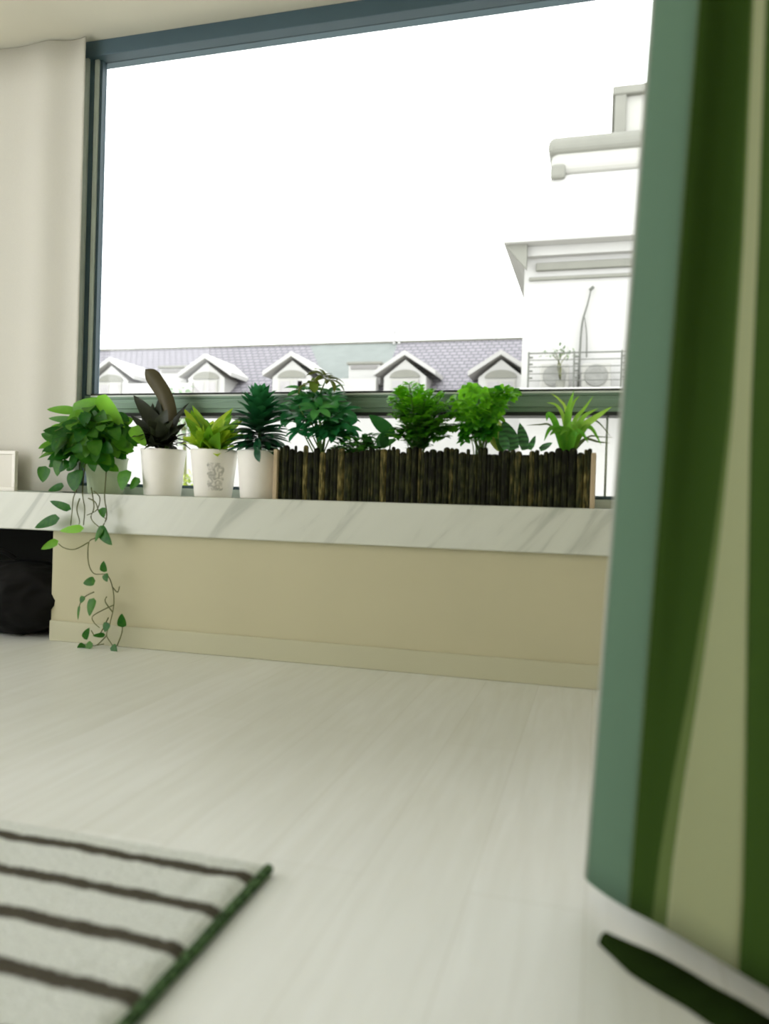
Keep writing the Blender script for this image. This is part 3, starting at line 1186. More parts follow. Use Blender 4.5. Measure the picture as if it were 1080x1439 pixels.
bm = B()
rows = []
for j in range(11):
    z = 0.52 + 0.088 * j / 10
    rr_ = 0.06 + 0.017 * (z - ZS) / 0.15 + 0.0007
    row = []
    for i in range(11):
        a = math.radians(-78 + 42 * i / 10 + 2.2 * math.sin(j * 1.9) * (1 if i in (0, 10) else 0))
        row.append(bm.verts.new((c2[0] + rr_ * math.cos(a), c2[1] + rr_ * math.sin(a), z)))
    rows.append(row)
for a, b in zip(rows, rows[1:]):
    for i in range(10):
        bm.faces.new((a[i], a[i + 1], b[i + 1], b[i]))
o = obj('printed_patch', bm, motif_mat(), t, smooth=True)
o['label'] = 'grey mottled print'

# 3: dark rosette plant
c3 = (-1.052, 0.09)
t = root('potted_plant', (c3[0], c3[1], ZS), 'deep green spiky rosette plant in a white pot beside the wooden trough', 'potted plant', 'plants in white pots on the ledge')
white_pot(t, c3[0], c3[1], 0.072, 0.058, 0.6505)
M_deep = leaf_mat('deep_green_leaf', srgb(20, 82, 50), srgb(66, 150, 84), 0.4, 0.35)
bm = B()
for k in range(130):
    h = k / 129
    a = k * 2.399
    el = -0.15 + 1.5 * h ** 1.5 + R(-.1, .1)
    L_ = 0.108 - 0.03 * h
    z = 0.662 + 0.135 * h
    leaf(bm, (c3[0] - 0.005 + 0.006 * math.cos(a), c3[1] + 0.006 * math.sin(a), z), (math.cos(a) * math.cos(el), math.sin(a) * math.cos(el), math.sin(el)), L_, 0.034, droop=R(.1, .5), fold=.35, n=6, tint=R(0, .5) + .4 * h)
leaf_to(bm, (-1.022, 0.000, 0.658), (-1.000, -0.020, 0.609), .026, droop=.1, tint=.1, fold=.2)
leaf_to(bm, (-1.028, 0.020, 0.688), (-1.010, -0.015, 0.630), .026, droop=.1, tint=.1, fold=.2)
obj('foliage', bm, M_deep, t, smooth=True)
bm = B()
tube(bm, [(c3[0], c3[1], 0.63), (c3[0] - .005, c3[1], 0.8)], 0.006, 8)
obj('stem', bm, M_stem, t)

# 0: trailing pothos
c0 = (-1.625, 0.10)
t = root('trailing_plant', (c0[0], c0[1], ZS), 'bushy green plant whose long leafy vines trail down to the floor', 'potted plant')
M_pot_g = mat('pale_green_glaze', srgb(176, 190, 158), 0.5, var=0.05, scale=20)
bm = B()
lathe(bm, c0[0], c0[1], [(0.0, ZS), (0.055, ZS), (0.058, ZS + .004), (0.07, 0.617), (0.073, 0.62), (0.07, 0.624), (0.064, 0.61), (0.054, 0.53), (0.0, 0.53)], 48)
bmesh.ops.remove_doubles(bm, verts=bm.verts, dist=1e-6)
obj('pot', bm, M_pot_g, t, smooth=True)
bm = B()
lathe(bm, c0[0], c0[1], [(0.0, 0.612), (0.066, 0.606)], 30)
bmesh.ops.remove_doubles(bm, verts=bm.verts, dist=1e-6)
obj('soil', bm, M_soil, t)
M_pothos = leaf_mat('heart_leaf_green', srgb(26, 96, 20), srgb(136, 204, 52), 0.5, 0.35)
bm = B()
bs = B()
for k in range(330):
    a = R(0, 6.283)
    el = math.asin(R(-.75, 1))
    rr_ = R(.35, 1.0)
    ctr = Vector((-1.655, 0.055, 0.672))
    off = Vector((math.cos(a) * math.cos(el) * 0.16 * rr_, math.sin(a) * math.cos(el) * 0.12 * rr_, math.sin(el) * 0.125 * rr_))
    p = ctr + off
    p.y = min(p.y, 0.15)
    if p.z < 0.63 and (p.x - c0[0]) ** 2 + (p.y - c0[1]) ** 2 < 0.08 ** 2:
        continue
    if p.z < 0.6 and -1.66 < p.x < -1.56 and p.y < c0[1]:
        continue
    if p.z < 0.55 and p.y > -0.02:
        continue
    o_ = off.normalized()
    d = Vector((o_.x * .9 + R(-.5, .5), o_.y * .3 + R(-.3, .1), o_.z * .3 - .45 + R(-.3, .5)))
    sz = R(.042, .066)
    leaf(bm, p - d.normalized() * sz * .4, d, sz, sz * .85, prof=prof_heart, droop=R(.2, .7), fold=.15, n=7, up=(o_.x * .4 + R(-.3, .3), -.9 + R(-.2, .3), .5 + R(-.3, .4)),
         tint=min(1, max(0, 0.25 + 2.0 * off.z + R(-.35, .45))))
    if k % 4 == 0:
        tube(bs, spline([Vector((c0[0] + R(-.04, .04), c0[1] + R(-.04, .03), 0.61)), ctr + off * .5 + Vector((0, 0, .03)), p], 4), 0.0016, 5)
# leaves that stand out of the mass
for a, b, w, ti in [((-1.638, 0.060, 0.829), (-1.521, 0.050, 0.718), .06, 1.0), ((-1.716, 0.050, 0.775), (-1.830, 0.050, 0.781), .038, .75), ((-1.733, 0.050, 0.778), (-1.609, 0.070, 0.821), .05, .7), ((-1.702, 0.040, 0.741), (-1.815, 0.040, 0.750), .03, .5),
                    ((-1.745, 0.040, 0.668), (-1.843, 0.040, 0.697), .055, .35), ((-1.742, 0.030, 0.648), (-1.843, 0.030, 0.611), .04, .6), ((-1.806, 0.020, 0.587), (-1.815, 0.020, 0.531), .055, .3), ((-1.730, 0.020, 0.521), (-1.792, 0.020, 0.503), .035, .1),
                    ((-1.666, 0.000, 0.576), (-1.654, -0.020, 0.501), .075, .2), ((-1.491, 0.020, 0.580), (-1.491, 0.000, 0.510), .06, .45), ((-1.442, 0.020, 0.553), (-1.469, 0.010, 0.515), .04, .4), ((-1.490, 0.040, 0.722), (-1.419, 0.020, 0.655), .05, .85)]:
    leaf_to(bm, a, b, w, prof=prof_heart, droop=.3, fold=.15, n=8, tint=ti)
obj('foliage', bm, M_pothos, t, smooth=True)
obj('stem', bs, M_stem, t)
# trailing vines
bm = B()
bl = B()
for pts in [
    [(-1.588, 0.050, 0.604), (-1.549, -0.010, 0.527), (-1.536, -0.030, 0.485), (-1.523, -0.035, 0.428), (-1.540, -0.035, 0.388), (-1.560, -0.035, 0.358), (-1.587, -0.035, 0.340), (-1.587, -0.035, 0.276), (-1.565, -0.035, 0.240), (-1.517, -0.035, 0.238), (-1.495, -0.035, 0.200), (-1.488, -0.035, 0.143), (-1.502, -0.035, 0.078), (-1.508, -0.040, 0.044), (-1.477, -0.045, 0.009), (-1.462, -0.050, -0.014)],
    [(-1.694, 0.050, 0.602), (-1.652, -0.010, 0.529), (-1.654, -0.030, 0.482), (-1.654, -0.035, 0.435), (-1.658, -0.035, 0.393)],
    [(-1.672, 0.050, 0.603), (-1.635, -0.010, 0.506), (-1.610, -0.030, 0.448), (-1.613, -0.030, 0.395)],
    [(-1.602, -0.010, 0.518), (-1.575, -0.030, 0.456), (-1.585, -0.030, 0.419), (-1.553, -0.035, 0.393), (-1.527, -0.035, 0.382)],
    [(-1.589, -0.035, 0.340), (-1.640, -0.035, 0.315), (-1.681, -0.035, 0.318), (-1.703, -0.035, 0.331)],
    [(-1.488, -0.035, 0.143), (-1.527, -0.035, 0.125), (-1.566, -0.035, 0.101), (-1.556, -0.040, 0.082), (-1.535, -0.040, 0.067)],
    [(-1.508, -0.040, 0.044), (-1.543, -0.045, 0.010), (-1.577, -0.045, 0.012), (-1.600, -0.050, -0.005)],
    [(-1.563, -0.035, 0.180), (-1.595, -0.035, 0.164), (-1.612, -0.040, 0.136), (-1.616, -0.040, 0.094)],
    [(-1.466, -0.045, 0.014), (-1.453, -0.040, 0.055), (-1.451, -0.040, 0.083)],
    [(-1.495, -0.035, 0.200), (-1.476, -0.035, 0.185), (-1.469, -0.035, 0.204)],
    [(-1.630, -0.030, 0.482), (-1.636, -0.035, 0.445), (-1.624, -0.035, 0.404), (-1.639, -0.035, 0.385)],
    [(-1.597, -0.030, 0.483), (-1.566, -0.035, 0.470), (-1.549, -0.035, 0.434), (-1.522, -0.035, 0.417)],
    [(-1.584, -0.020, 0.507), (-1.554, -0.030, 0.485), (-1.560, -0.035, 0.447), (-1.597, -0.035, 0.428)],
    [(-1.507, -0.035, 0.101), (-1.529, -0.040, 0.054), (-1.550, -0.040, 0.039), (-1.566, -0.040, 0.056)],
    [(-1.514, -0.045, 0.017), (-1.557, -0.050, 0.008), (-1.589, -0.050, 0.007)],
    [(-1.492, -0.035, 0.120), (-1.520, -0.035, 0.151), (-1.515, -0.035, 0.169)]]:
    tube(bm, spline(pts, 5), 0.0021, 6, 0.0013)
obj('vine', bm, M_vine, t, smooth=True)
for a, b, w, ti in [
    ((-1.653, -0.040, 0.445), (-1.736, -0.040, 0.470), .03, .1), ((-1.696, -0.040, 0.415), (-1.792, -0.040, 0.379), .045, .15), ((-1.603, -0.040, 0.386), (-1.695, -0.040, 0.373), .03, .95), ((-1.699, -0.040, 0.341), (-1.765, -0.040, 0.310), .03, .8), ((-1.544, -0.040, 0.391), (-1.488, -0.050, 0.336), .05, .1),
    ((-1.529, -0.040, 0.398), (-1.552, -0.050, 0.343), .03, .4), ((-1.536, -0.040, 0.455), (-1.526, -0.045, 0.421), .03, .3), ((-1.524, -0.040, 0.247), (-1.522, -0.045, 0.284), .03, .2), ((-1.519, -0.040, 0.243), (-1.507, -0.045, 0.217), .03, .2),
    ((-1.555, -0.040, 0.218), (-1.597, -0.045, 0.207), .034, .3), ((-1.559, -0.040, 0.162), (-1.566, -0.050, 0.103), .042, .4), ((-1.596, -0.040, 0.165), (-1.605, -0.045, 0.142), .026, .25), ((-1.612, -0.040, 0.136), (-1.612, -0.045, 0.086), .012, .4), ((-1.503, -0.040, 0.086), (-1.512, -0.045, 0.056), .034, .1),
    ((-1.451, -0.040, 0.074), (-1.451, -0.045, 0.120), .034, .1), ((-1.513, -0.040, 0.046), (-1.553, -0.050, 0.042), .018, .1), ((-1.592, -0.040, 0.026), (-1.568, -0.045, 0.066), .028, .1), ((-1.579, -0.050, 0.011), (-1.603, -0.060, -0.017), .036, .15), ((-1.600, -0.050, -0.005), (-1.616, -0.060, -0.028), .03, .4),
    ((-1.479, -0.050, 0.018), (-1.453, -0.060, -0.009), .028, .2), ((-1.552, -0.050, 0.017), (-1.575, -0.055, -0.002), .03, .5)]:
    bl = B()
    leaf_to(bl, a, b, w, prof=prof_heart, droop=.25, fold=.15, n=8, tint=ti, up=(R(-.25, .25), -1, R(-.1, .35)))
    obj('trailing_leaf', bl, M_pothos, t, smooth=True)

# ------------------------------------------------------------------ wooden trough
tr_ = root('wooden_trough', (-0.48, 0.09, ZS), 'long weathered wooden trough planter faced with upright sticks', 'planter')


def stick_mat():
    m, N, L, p = new_mat('weathered_bark_sticks')
    at = N.new('ShaderNodeAttribute')
    at.attribute_name = 'tint'
    tc = N.new('ShaderNodeTexCoord')
    mp = N.new('ShaderNodeMapping')
    mp.inputs['Scale'].default_value = (1, 1, 0.12)
    L.new(tc.outputs['Object'], mp.inputs['Vector'])
    nz = N.new('ShaderNodeTexNoise')
    nz.inputs['Scale'].default_value = 240
    nz.inputs['Detail'].default_value = 6
    L.new(mp.outputs['Vector'], nz.inputs['Vector'])
    n2 = N.new('ShaderNodeTexNoise')
    n2.inputs['Scale'].default_value = 26
    n2.inputs['Detail'].default_value = 5
    L.new(tc.outputs['Object'], n2.inputs['Vector'])
    ad = N.new('ShaderNodeMath')
    ad.operation = 'MULTIPLY_ADD'
    ad.inputs[1].default_value = 1.25
    L.new(nz.outputs['Fac'], ad.inputs[0])
    L.new(at.outputs['Fac'], ad.inputs[2])
    ad2 = N.new('ShaderNodeMath')
    ad2.operation = 'MULTIPLY_ADD'
    ad2.inputs[1].default_value = 0.7
    L.new(n2.outputs['Fac'], ad2.inputs[0])
    L.new(ad.outputs[0], ad2.inputs[2])
    mr = N.new('ShaderNodeMapRange')
    mr.inputs['From Min'].default_value = 0.95
    mr.inputs['From Max'].default_value = 1.75
    L.new(ad2.outputs[0], mr.inputs['Value'])
    cr = N.new('ShaderNodeValToRGB')
    e = cr.color_ramp.elements
    e[0].position, e[0].color = 0.0, srgb(18, 18, 8)
    e[1].position, e[1].color = 1.0, srgb(164, 152, 106)
    for po, c in ((0.3, (48, 52, 26)), (0.5, (78, 70, 38)), (0.72, (122, 112, 66))):
        k = e.new(po)
        k.color = srgb(*c)
    L.new(mr.outputs[0], cr.inputs['Fac'])
    L.new(cr.outputs['Color'], p.inputs['Base Color'])
    p.inputs['Roughness'].default_value = 0.9
    p.inputs['Specular IOR Level'].default_value = 0.2
    bpn = N.new('ShaderNodeBump')
    bpn.inputs['Strength'].default_value = 0.8
    bpn.inputs['Distance'].default_value = 0.003
    L.new(nz.outputs['Fac'], bpn.inputs['Height'])
    L.new(bpn.outputs['Normal'], p.inputs['Normal'])
    return m


M_stick = stick_mat()


def sticks(x0, x1, y, ztop):
    bm = B()
    x = x0
    while x < x1 - 0.006:
        w = R(.009, .026)
        w = min(w, x1 - x)
        h = ztop + R(-.012, .01)
        tn = random.choice([0, 0, .1, .2, .25, .35, .5]) + R(0, .15)
        n = 7
        prof = [(ZS, 1.0), (h - w * .45, 1.0), (h - w * .2, .86), (h - w * .06, .6), (h, .25)]
        rows = []
        for z, s in prof:
            rows.append([bm.verts.new((x + w / 2 - math.cos(math.pi * i / n) * w / 2 * s, y + .012 - math.sin(math.pi * i / n) * w * .42 * s, z)) for i in range(n + 1)])
        fs = []
        for a, b in zip(rows, rows[1:]):
            for i in range(n):
                fs.append(bm.faces.new((a[i], a[i + 1], b[i + 1], b[i])))
            fs.append(bm.faces.new((a[n], a[0], b[0], b[n])))
        fs.append(bm.faces.new(rows[-1]))
        fs.append(bm.faces.new(rows[0][::-1]))
        settint(bm, fs, tn)
        x += w * 0.94
    return bm


random.seed(21)
obj('front_panel', sticks(-0.955, -0.022, 0.012, 0.656), M_stick, tr_, smooth=False)
bm = B()
box(bm, -0.95, -0.028, 0.026, 0.034, ZS, 0.645, tint=0.05)
box(bm, -0.95, -0.028, 0.146, 0.154, ZS, 0.645, tint=0.1)
box(bm, -0.95, -0.942, 0.034, 0.146, ZS, 0.645, tint=0.3)
box(bm, -0.036, -0.028, 0.034, 0.146, ZS, 0.645, tint=0.3)
box(bm, -0.942, -0.036, 0.034, 0.146, ZS, ZS + .01)
obj('box', bm, M_stick, tr_)
M_palewood = mat('pale_worn_wood', srgb(176, 158, 128), 0.8, var=0.15, scale=40, stretch=(1, 1, .1))
for x0 in (-0.024, -0.968):
    bm = B()
    box(bm, x0, x0 + 0.013, 0.008, 0.152, ZS, 0.652, 0.002)
    obj('end_board', bm, M_palewood, tr_)
bm = B()
g = []
for i in range(47):
    row = []
    for j in range(7):
        x = -0.942 + 0.906 * i / 46
        y = 0.034 + 0.112 * j / 6
        row.append(bm.verts.new((x, y, 0.628 + .006 * noise.noise((x * 30, y * 30, 0)))))
    g.append(row)
for i in range(46):
    for j in range(6):
        bm.faces.new((g[i][j], g[i + 1][j], g[i + 1][j + 1], g[i][j + 1]))
obj('soil', bm, M_soil, tr_, smooth=True)

# ------------------------------------------------------------------ plants growing in the trough
GRP = 'plants growing in the wooden trough'
ZB = 0.627


def planted(name, x, y, label):
    return root(name, (x, y, ZB), label, 'plant', GRP)


# umbrella plant
M_umb = leaf_mat('umbrella_leaf', srgb(36, 126, 72), srgb(112, 196, 96), 0.5, 0.32)
M_umb_top = leaf_mat('bronze_shoot_leaf', srgb(88, 92, 30), srgb(120, 150, 50), 0.4, 0.4)
t = planted('umbrella_plant', -0.845, 0.09, 'tall umbrella plant in the trough with a bronze top shoot')
bm, bs, bt = B(), B(), B()
random.seed(5)
base = Vector((-0.845, 0.09, ZB))


def whorl(bm, c, axis, n, L, W, tint, el=0.25, droop=.7):
    axis = Vector(axis).normalized()
    s = axis.orthogonal().normalized()
    u = axis.cross(s)
    a0 = R(0, 6)
    for k in range(n):
        a = a0 + 2 * math.pi * k / n
        e = el + R(-.15, .15)
        d = (s * math.cos(a) + u * math.sin(a)) * math.cos(e) + axis * math.sin(e)
        leaf(bm, Vector(c) + d * L * .12, d, L * R(.85, 1.1), W, droop=droop * R(.7, 1.3), fold=.3, n=6, tint=min(1, max(0, tint + R(-.2, .2))), up=axis if abs(d.dot(axis)) < .95 else None)


for q, ti in [((-0.909, 0.060, 0.792), .4), ((-0.859, 0.050, 0.813), .6), ((-0.807, 0.050, 0.795), .6), ((-0.787, 0.080, 0.772), .4), ((-0.864, 0.020, 0.743), .3), ((-0.807, 0.010, 0.738), .4), ((-0.782, 0.050, 0.729), .3), ((-0.928, 0.080, 0.746), .2),
              ((-0.827, 0.000, 0.773), .7), ((-0.903, 0.100, 0.842), .6), ((-0.838, 0.120, 0.833), .6), ((-0.825, 0.030, 0.705), .15), ((-0.887, 0.040, 0.710), .15), ((-0.949, 0.100, 0.779), .35), ((-0.794, 0.060, 0.700), .2)]:
    whorl(bm, q, (R(-.4, .4), R(-.9, -.2), 1), 8, .064, .028, ti)
    whorl(bm, Vector(q) + Vector((R(-.02, .02), R(.0, .04), R(-.025, .015))), (R(-.4, .4), R(-.7, -.1), 1), 8, .06, .026, ti - .1)
    tube(bs, spline([base + Vector((R(-.015, .015), R(-.02, .02), 0)), (base * .4 + Vector(q) * .6) + Vector((R(-.02, .02), 0, .02)), q], 4), .0022, 5)
for q, ax in [((-0.879, 0.080, 0.861), (-.5, -.3, 1)), ((-0.830, 0.080, 0.876), (.5, -.3, 1))]:
    whorl(bt, q, ax, 10, .066, .02, .5, .35, 1.2)
    tube(bs, spline([base, (-0.864, 0.080, 0.772), q], 4), .0022, 5)
leaf_to(bt, (-0.862, 0.070, 0.833), (-0.865, 0.060, 0.880), .03, tint=.9, droop=.2)
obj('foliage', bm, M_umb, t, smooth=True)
obj('top_shoot', bt, M_umb_top, t, smooth=True)
obj('stem', bs, M_stem, t)

# small bushy plant
M_small = leaf_mat('fresh_small_leaf', srgb(30, 106, 28), srgb(104, 184, 60), 0.48, 0.4)
t = planted('small_bushy_plant', -0.715, 0.08, 'low small leaved bush in the trough right of the umbrella plant')
bm, bs = B(), B()
base = Vector((-0.715, 0.08, ZB))
for k in range(190):
    a, e = R(0, 6.28), R(.0, 1.4)
    rr_ = R(.03, .075)
    p = base + Vector((math.cos(a) * math.cos(e) * rr_ * 1.05, math.sin(a) * math.cos(e) * rr_ * .7, .012 + math.sin(e) * rr_ * .95))
    leaf(bm, p, (math.cos(a), math.sin(a), R(-.2, .8)), R(.024, .038), .02, tint=R(0, 1), n=4)
    if k % 5 == 0:
        tube(bs, spline([base, base + (p - base) * .5 + Vector((0, 0, .012)), p], 3), .0014, 5)
obj('foliage', bm, M_small, t, smooth=True)
obj('stem', bs, M_stem, t)

# arrow leaf plant
M_arrow = leaf_mat('arrow_leaf', srgb(24, 86, 32), srgb(80, 150, 48), 0.4, 0.3)
t = planted('broad_leaf_plant', -0.62, 0.09, 'plant in the trough with a long dark blade leaning left before the window bar')
bm, bs = B(), B()
leaf_to(bm, (-0.597, 0.070, 0.697), (-0.681, 0.060, 0.763), .042, droop=.15, fold=.3, tint=.25, n=9)
leaf_to(bm, (-0.651, 0.060, 0.666), (-0.613, 0.060, 0.718), .035, droop=.3, fold=.25, tint=.3)
leaf_to(bm, (-0.637, 0.050, 0.661), (-0.587, 0.050, 0.687), .03, droop=.3, fold=.25, tint=.6)
leaf_to(bm, (-0.668, 0.080, 0.663), (-0.711, 0.090, 0.703), .028, droop=.4, fold=.25, tint=.5)
leaf_to(bm, (-0.623, 0.040, 0.660), (-0.626, 0.030, 0.711), .03, droop=.4, fold=.25, tint=.2)
tube(bs, spline([(-0.62, 0.09, ZB), (-0.615, 0.075, 0.676), (-0.597, 0.070, 0.697)], 4), .0025, 5)
tube(bs, [(-0.62, 0.09, ZB), (-0.651, 0.060, 0.668)], .0025, 5)
obj('foliage', bm, M_arrow, t, smooth=True)
obj('stem', bs, M_stem, t)

# fern
M_fern = leaf_mat('bright_fern_leaf', srgb(20, 110, 32), srgb(140, 216, 40), 0.52, 0.4)


def frond(bm, bs, pts, pw, n, t0, t1):
    sp = spline(pts, 8)
    tube(bs, sp, .0016, 5, .0007)
    m = len(sp) - 1
    for k in range(n):
        tt = .12 + .88 * (k + .5) / n
        i = min(m - 1, int(tt * m))
        p = sp[i].lerp(sp[i + 1], tt * m - i)
        d = (sp[i + 1] - sp[i]).normalized()
        s = d.cross(Vector((0, -.35, 1))).normalized()
        L_ = pw * (math.sin(math.pi * (0.15 + .82 * tt)) ** .8)
        for sg in (-1, 1):
            leaf(bm, p, d * .55 + s * sg + Vector((0, R(-.3, .1), R(-.2, .25))), L_ * R(.85, 1.1), L_ * .42, droop=.5, fold=.2, n=4, tint=min(1, max(0, t0 + (t1 - t0) * tt + R(-.12, .12))))


random.seed(12)
t = planted('feathery_fern', -0.535, 0.08, 'feathery bright green fern in the middle of the trough')
bm, bs = B(), B()
b0 = Vector((-0.535, 0.08, ZB))
for q in [(-0.604, 0.050, 0.798), (-0.585, 0.060, 0.829), (-0.557, 0.070, 0.843), (-0.524, 0.060, 0.837), (-0.491, 0.050, 0.818), (-0.463, 0.060, 0.811), (-0.434, 0.070, 0.800), (-0.414, 0.060, 0.769), (-0.588, 0.030, 0.755), (-0.565, 0.020, 0.781), (-0.530, 0.000, 0.791), (-0.496, 0.000, 0.786),
          (-0.468, 0.010, 0.775), (-0.436, 0.020, 0.756), (-0.578, 0.030, 0.715), (-0.414, 0.040, 0.729), (-0.537, -0.010, 0.740), (-0.498, -0.020, 0.743), (-0.463, -0.010, 0.736), (-0.515, 0.120, 0.815), (-0.560, 0.120, 0.829), (-0.465, 0.120, 0.793), (-0.515, -0.010, 0.711), (-0.474, 0.000, 0.708), (-0.554, 0.020, 0.710), (-0.441, 0.030, 0.715)]:
    q = Vector(q)
    mid = b0 * .45 + q * .55 + Vector((0, 0, .035))
    hz = (q.z - ZB) / .17
    for g_ in range(2):
        jt = Vector((R(-.015, .015), R(-.02, .02), R(-.02, .008))) * g_
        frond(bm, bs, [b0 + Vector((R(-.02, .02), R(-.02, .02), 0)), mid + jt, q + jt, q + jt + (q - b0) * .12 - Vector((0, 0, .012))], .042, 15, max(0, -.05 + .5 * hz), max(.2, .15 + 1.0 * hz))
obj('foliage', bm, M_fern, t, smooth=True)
obj('stem', bs, M_stem, t)

# leafy bright plant
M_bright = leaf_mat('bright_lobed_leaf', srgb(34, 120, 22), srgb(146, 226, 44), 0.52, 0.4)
random.seed(31)
t = planted('lobed_leaf_plant', -0.34, 0.085, 'bright green lobed leaf plant in the trough between fern and snake plant')
bm, bs = B(), B()
b0 = Vector((-0.34, 0.085, ZB))
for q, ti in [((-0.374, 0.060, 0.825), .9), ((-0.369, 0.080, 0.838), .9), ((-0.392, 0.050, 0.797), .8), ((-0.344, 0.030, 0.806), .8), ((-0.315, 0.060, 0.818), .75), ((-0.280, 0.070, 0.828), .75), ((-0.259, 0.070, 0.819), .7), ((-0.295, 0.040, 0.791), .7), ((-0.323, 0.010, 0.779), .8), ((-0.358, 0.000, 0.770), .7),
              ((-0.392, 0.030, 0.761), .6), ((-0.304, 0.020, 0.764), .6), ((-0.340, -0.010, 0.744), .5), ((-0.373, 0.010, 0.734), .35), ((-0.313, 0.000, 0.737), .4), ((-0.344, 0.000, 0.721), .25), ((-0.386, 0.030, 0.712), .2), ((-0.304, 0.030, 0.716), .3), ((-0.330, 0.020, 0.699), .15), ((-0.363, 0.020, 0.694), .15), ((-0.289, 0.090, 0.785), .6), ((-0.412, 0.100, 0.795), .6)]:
    q = Vector(q)
    ax = Vector((R(-.5, .5), R(-.9, -.2), R(.4, 1)))
    for g_ in range(4):
        c = q + Vector((R(-.014, .014), R(-.014, .014), R(-.012, .012)))
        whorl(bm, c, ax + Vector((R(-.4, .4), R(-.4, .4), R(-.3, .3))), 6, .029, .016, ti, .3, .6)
    tube(bs, spline([b0 + Vector((R(-.02, .02), R(-.02, .02), 0)), b0 * .5 + q * .5 + Vector((0, 0, .015)), q], 4), .0018, 5)
leaf_to(bm, (-0.365, 0.060, 0.819), (-0.371, 0.050, 0.848), .024, tint=.7, droop=.2)
leaf_to(bm, (-0.292, 0.070, 0.836), (-0.286, 0.050, 0.847), .03, tint=.1, droop=.2)
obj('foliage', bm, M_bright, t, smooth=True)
obj('stem', bs, M_stem, t)


# variegated small plant and snake plant
def snake_mat():
    m, N, L, p = new_mat('banded_snake_leaf')
    tc = N.new('ShaderNodeTexCoord')
    wv = N.new('ShaderNodeTexWave')
    wv.bands_direction = 'Z'
    wv.inputs['Scale'].default_value = 22
    wv.inputs['Distortion'].default_value = 6
    wv.inputs['Detail'].default_value = 3
    L.new(tc.outputs['Object'], wv.inputs['Vector'])
    cr = N.new('ShaderNodeValToRGB')
    cr.color_ramp.elements[0].color = srgb(24, 82, 34)
    cr.color_ramp.elements[1].color = srgb(60, 134, 58)
    L.new(wv.outputs['Fac'], cr.inputs['Fac'])
    L.new(cr.outputs['Color'], p.inputs['Base Color'])
    p.inputs['Roughness'].default_value = 0.4
    return m


t = planted('snake_plant', -0.21, 0.08, 'snake plant in the trough with upright dark pointed blades')
bm = B()
b0 = Vector((-0.21, 0.08, ZB))
for a, b, w in [((-0.241, 0.070, 0.662), (-0.277, 0.070, 0.749), .05), ((-0.210, 0.080, 0.663), (-0.229, 0.080, 0.742), .034), ((-0.260, 0.050, 0.661), (-0.282, 0.050, 0.722), .03), ((-0.196, 0.060, 0.662), (-0.181, 0.060, 0.703), .018), ((-0.169, 0.080, 0.664), (-0.133, 0.070, 0.684), .02)]:
    leaf_to(bm, a, b, w, prof=prof_snake, droop=-.2, fold=.35, n=9, up=(0, -1, .2))
o = obj('foliage', bm, snake_mat(), t, smooth=True)
M_var = leaf_mat('variegated_leaf', srgb(60, 120, 40), srgb(196, 206, 110), 0.45, 0.4)
t = planted('variegated_plant', -0.265, 0.11, 'small yellow edged plant in the trough just left of the snake plant')
bm, bs = B(), B()
b0 = Vector((-0.265, 0.11, ZB))
for q in [(-0.314, 0.100, 0.748), (-0.298, 0.080, 0.729), (-0.315, 0.080, 0.713), (-0.296, 0.120, 0.755), (-0.299, 0.060, 0.698), (-0.331, 0.100, 0.731)]:
    leaf_to(bm, b0 + (Vector(q) - b0) * .35, q, .022, droop=.5, fold=.2)
    tube(bs, [b0, b0 + (Vector(q) - b0) * .35], .0014, 5)
obj('foliage', bm, M_var, t, smooth=True)
obj('stem', bs, M_stem, t)

# spider plant
M_spider = leaf_mat('striped_strap_leaf', srgb(84, 160, 34), srgb(190, 222, 96), 0.5, 0.4)
M_spider_dry = leaf_mat('dull_grey_green_strap', srgb(92, 104, 70), srgb(120, 130, 92), 0.3, 0.5)
random.seed(9)
t = planted('spider_plant', -0.085, 0.085, 'spider plant with narrow arching light green blades at trough right end')
bm, bd = B(), B()
b0 = Vector((-0.085, 0.085, ZB))


def strap(bm, pts, w, tint):
    sp = spline(pts, 6)
    m = len(sp) - 1
    rows = []
    for i, p in enumerate(sp):
        tt = i / m
        d = (sp[min(i + 1, m)] - sp[max(i - 1, 0)]).normalized()
        s = d.cross(Vector((0.1, -1, .3))).normalized()
        nn = s.cross(d)
        ww = w / 2 * min(1, .6 + 2 * tt) * (1 - tt ** 2.5)
        ww = max(ww, .0004)
        rows.append([bm.verts.new(p - s * ww + nn * ww * .4), bm.verts.new(p), bm.verts.new(p + s * ww + nn * ww * .4)])
    fs = []
    for a, b in zip(rows, rows[1:]):
        for i in range(2):
            fs.append(bm.faces.new((a[i], a[i + 1], b[i + 1], b[i])))
    settint(bm, fs, tint)


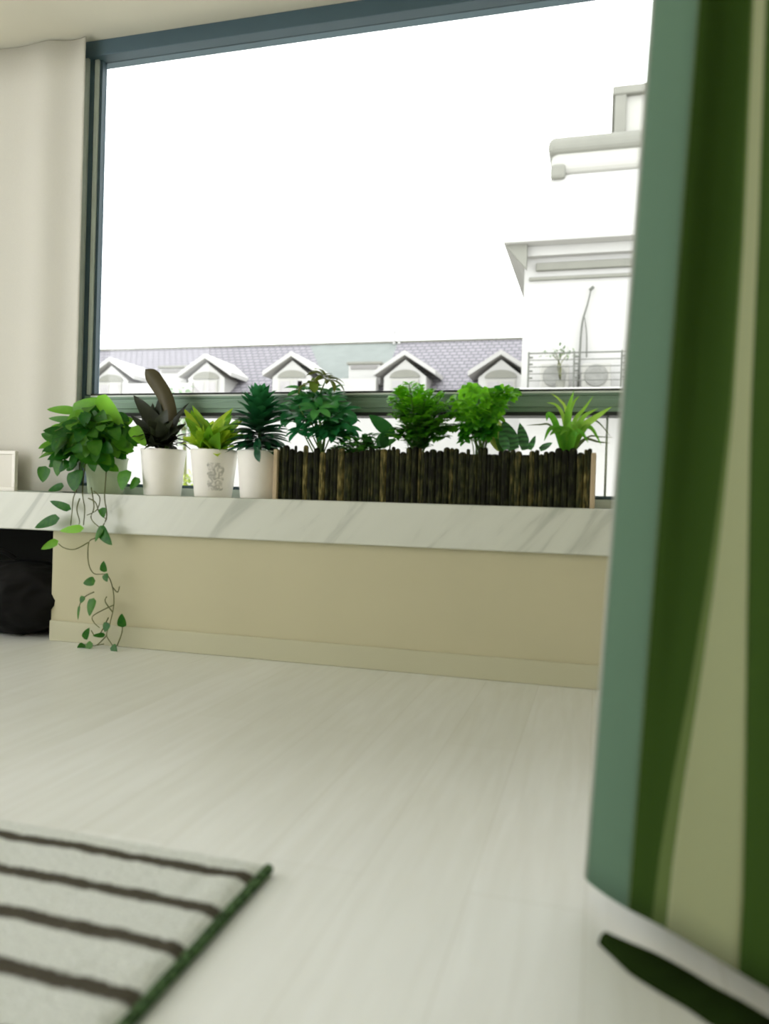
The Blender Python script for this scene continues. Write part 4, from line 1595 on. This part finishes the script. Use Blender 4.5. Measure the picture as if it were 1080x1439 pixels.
for pts, w, ti in [
    ([(-0.094, 0.060, 0.647), (-0.093, 0.050, 0.747), (-0.088, 0.040, 0.786), (-0.077, 0.030, 0.826)], .02, .5), ([(-0.084, 0.070, 0.648), (-0.075, 0.060, 0.738), (-0.049, 0.060, 0.778), (-0.025, 0.060, 0.814)], .014, .6), ([(-0.084, 0.050, 0.647), (-0.056, 0.030, 0.715), (-0.019, 0.020, 0.747), (0.025, 0.020, 0.779)], .026, .7),
    ([(-0.090, 0.060, 0.647), (-0.103, 0.060, 0.748), (-0.124, 0.060, 0.788), (-0.152, 0.060, 0.797)], .012, .7), ([(-0.091, 0.080, 0.648), (-0.098, 0.080, 0.771), (-0.118, 0.080, 0.807), (-0.142, 0.080, 0.826)], .009, .9), ([(-0.091, 0.050, 0.646), (-0.113, 0.020, 0.708), (-0.137, 0.010, 0.717), (-0.152, 0.000, 0.682)], .02, .2),
    ([(-0.100, 0.060, 0.647), (-0.126, 0.050, 0.737), (-0.146, 0.050, 0.763), (-0.150, 0.050, 0.743)], .02, .1), ([(-0.084, 0.050, 0.647), (-0.085, 0.020, 0.714), (-0.073, 0.000, 0.729), (-0.060, -0.010, 0.701)], .022, .5), ([(-0.084, 0.050, 0.647), (-0.050, 0.030, 0.713), (-0.027, 0.020, 0.720), (0.001, 0.010, 0.674)], .018, .35),
    ([(-0.088, 0.070, 0.648), (-0.088, 0.070, 0.759), (-0.078, 0.080, 0.799), (-0.063, 0.090, 0.820)], .012, .6), ([(-0.089, 0.050, 0.646), (-0.104, 0.030, 0.713), (-0.123, 0.010, 0.711), (-0.137, 0.000, 0.698)], .022, .3), ([(-0.091, 0.050, 0.646), (-0.084, 0.010, 0.703), (-0.095, -0.010, 0.713), (-0.109, -0.020, 0.696)], .02, .4),
    ([(-0.080, 0.050, 0.647), (-0.062, 0.020, 0.724), (-0.044, 0.020, 0.755), (-0.010, 0.030, 0.776)], .018, .6), ([(-0.087, 0.050, 0.646), (-0.072, 0.000, 0.698), (-0.053, -0.010, 0.705), (-0.033, -0.020, 0.677)], .02, .2)]:
    strap(bm, pts, w, ti)
for pts, w, ti in [([(-0.097, 0.090, 0.649), (-0.138, 0.090, 0.731), (-0.174, 0.090, 0.737), (-0.209, 0.090, 0.735)], .007, .4), ([(-0.085, 0.100, 0.650), (-0.045, 0.100, 0.740), (-0.013, 0.100, 0.748), (0.027, 0.100, 0.704)], .008, .3), ([(-0.081, 0.080, 0.649), (-0.037, 0.080, 0.700), (-0.004, 0.080, 0.702), (0.033, 0.080, 0.700)], .006, .3),
                   ([(-0.080, 0.060, 0.647), (-0.046, 0.050, 0.691), (-0.007, 0.050, 0.685), (0.025, 0.050, 0.682)], .009, .5), ([(-0.090, 0.110, 0.651), (-0.097, 0.110, 0.754), (-0.100, 0.110, 0.784), (-0.111, 0.110, 0.815)], .006, .4)]:
    strap(bd, pts, w, ti)
obj('foliage', bm, M_spider, t, smooth=True)
obj('dry_blade', bd, M_spider_dry, t, smooth=True)
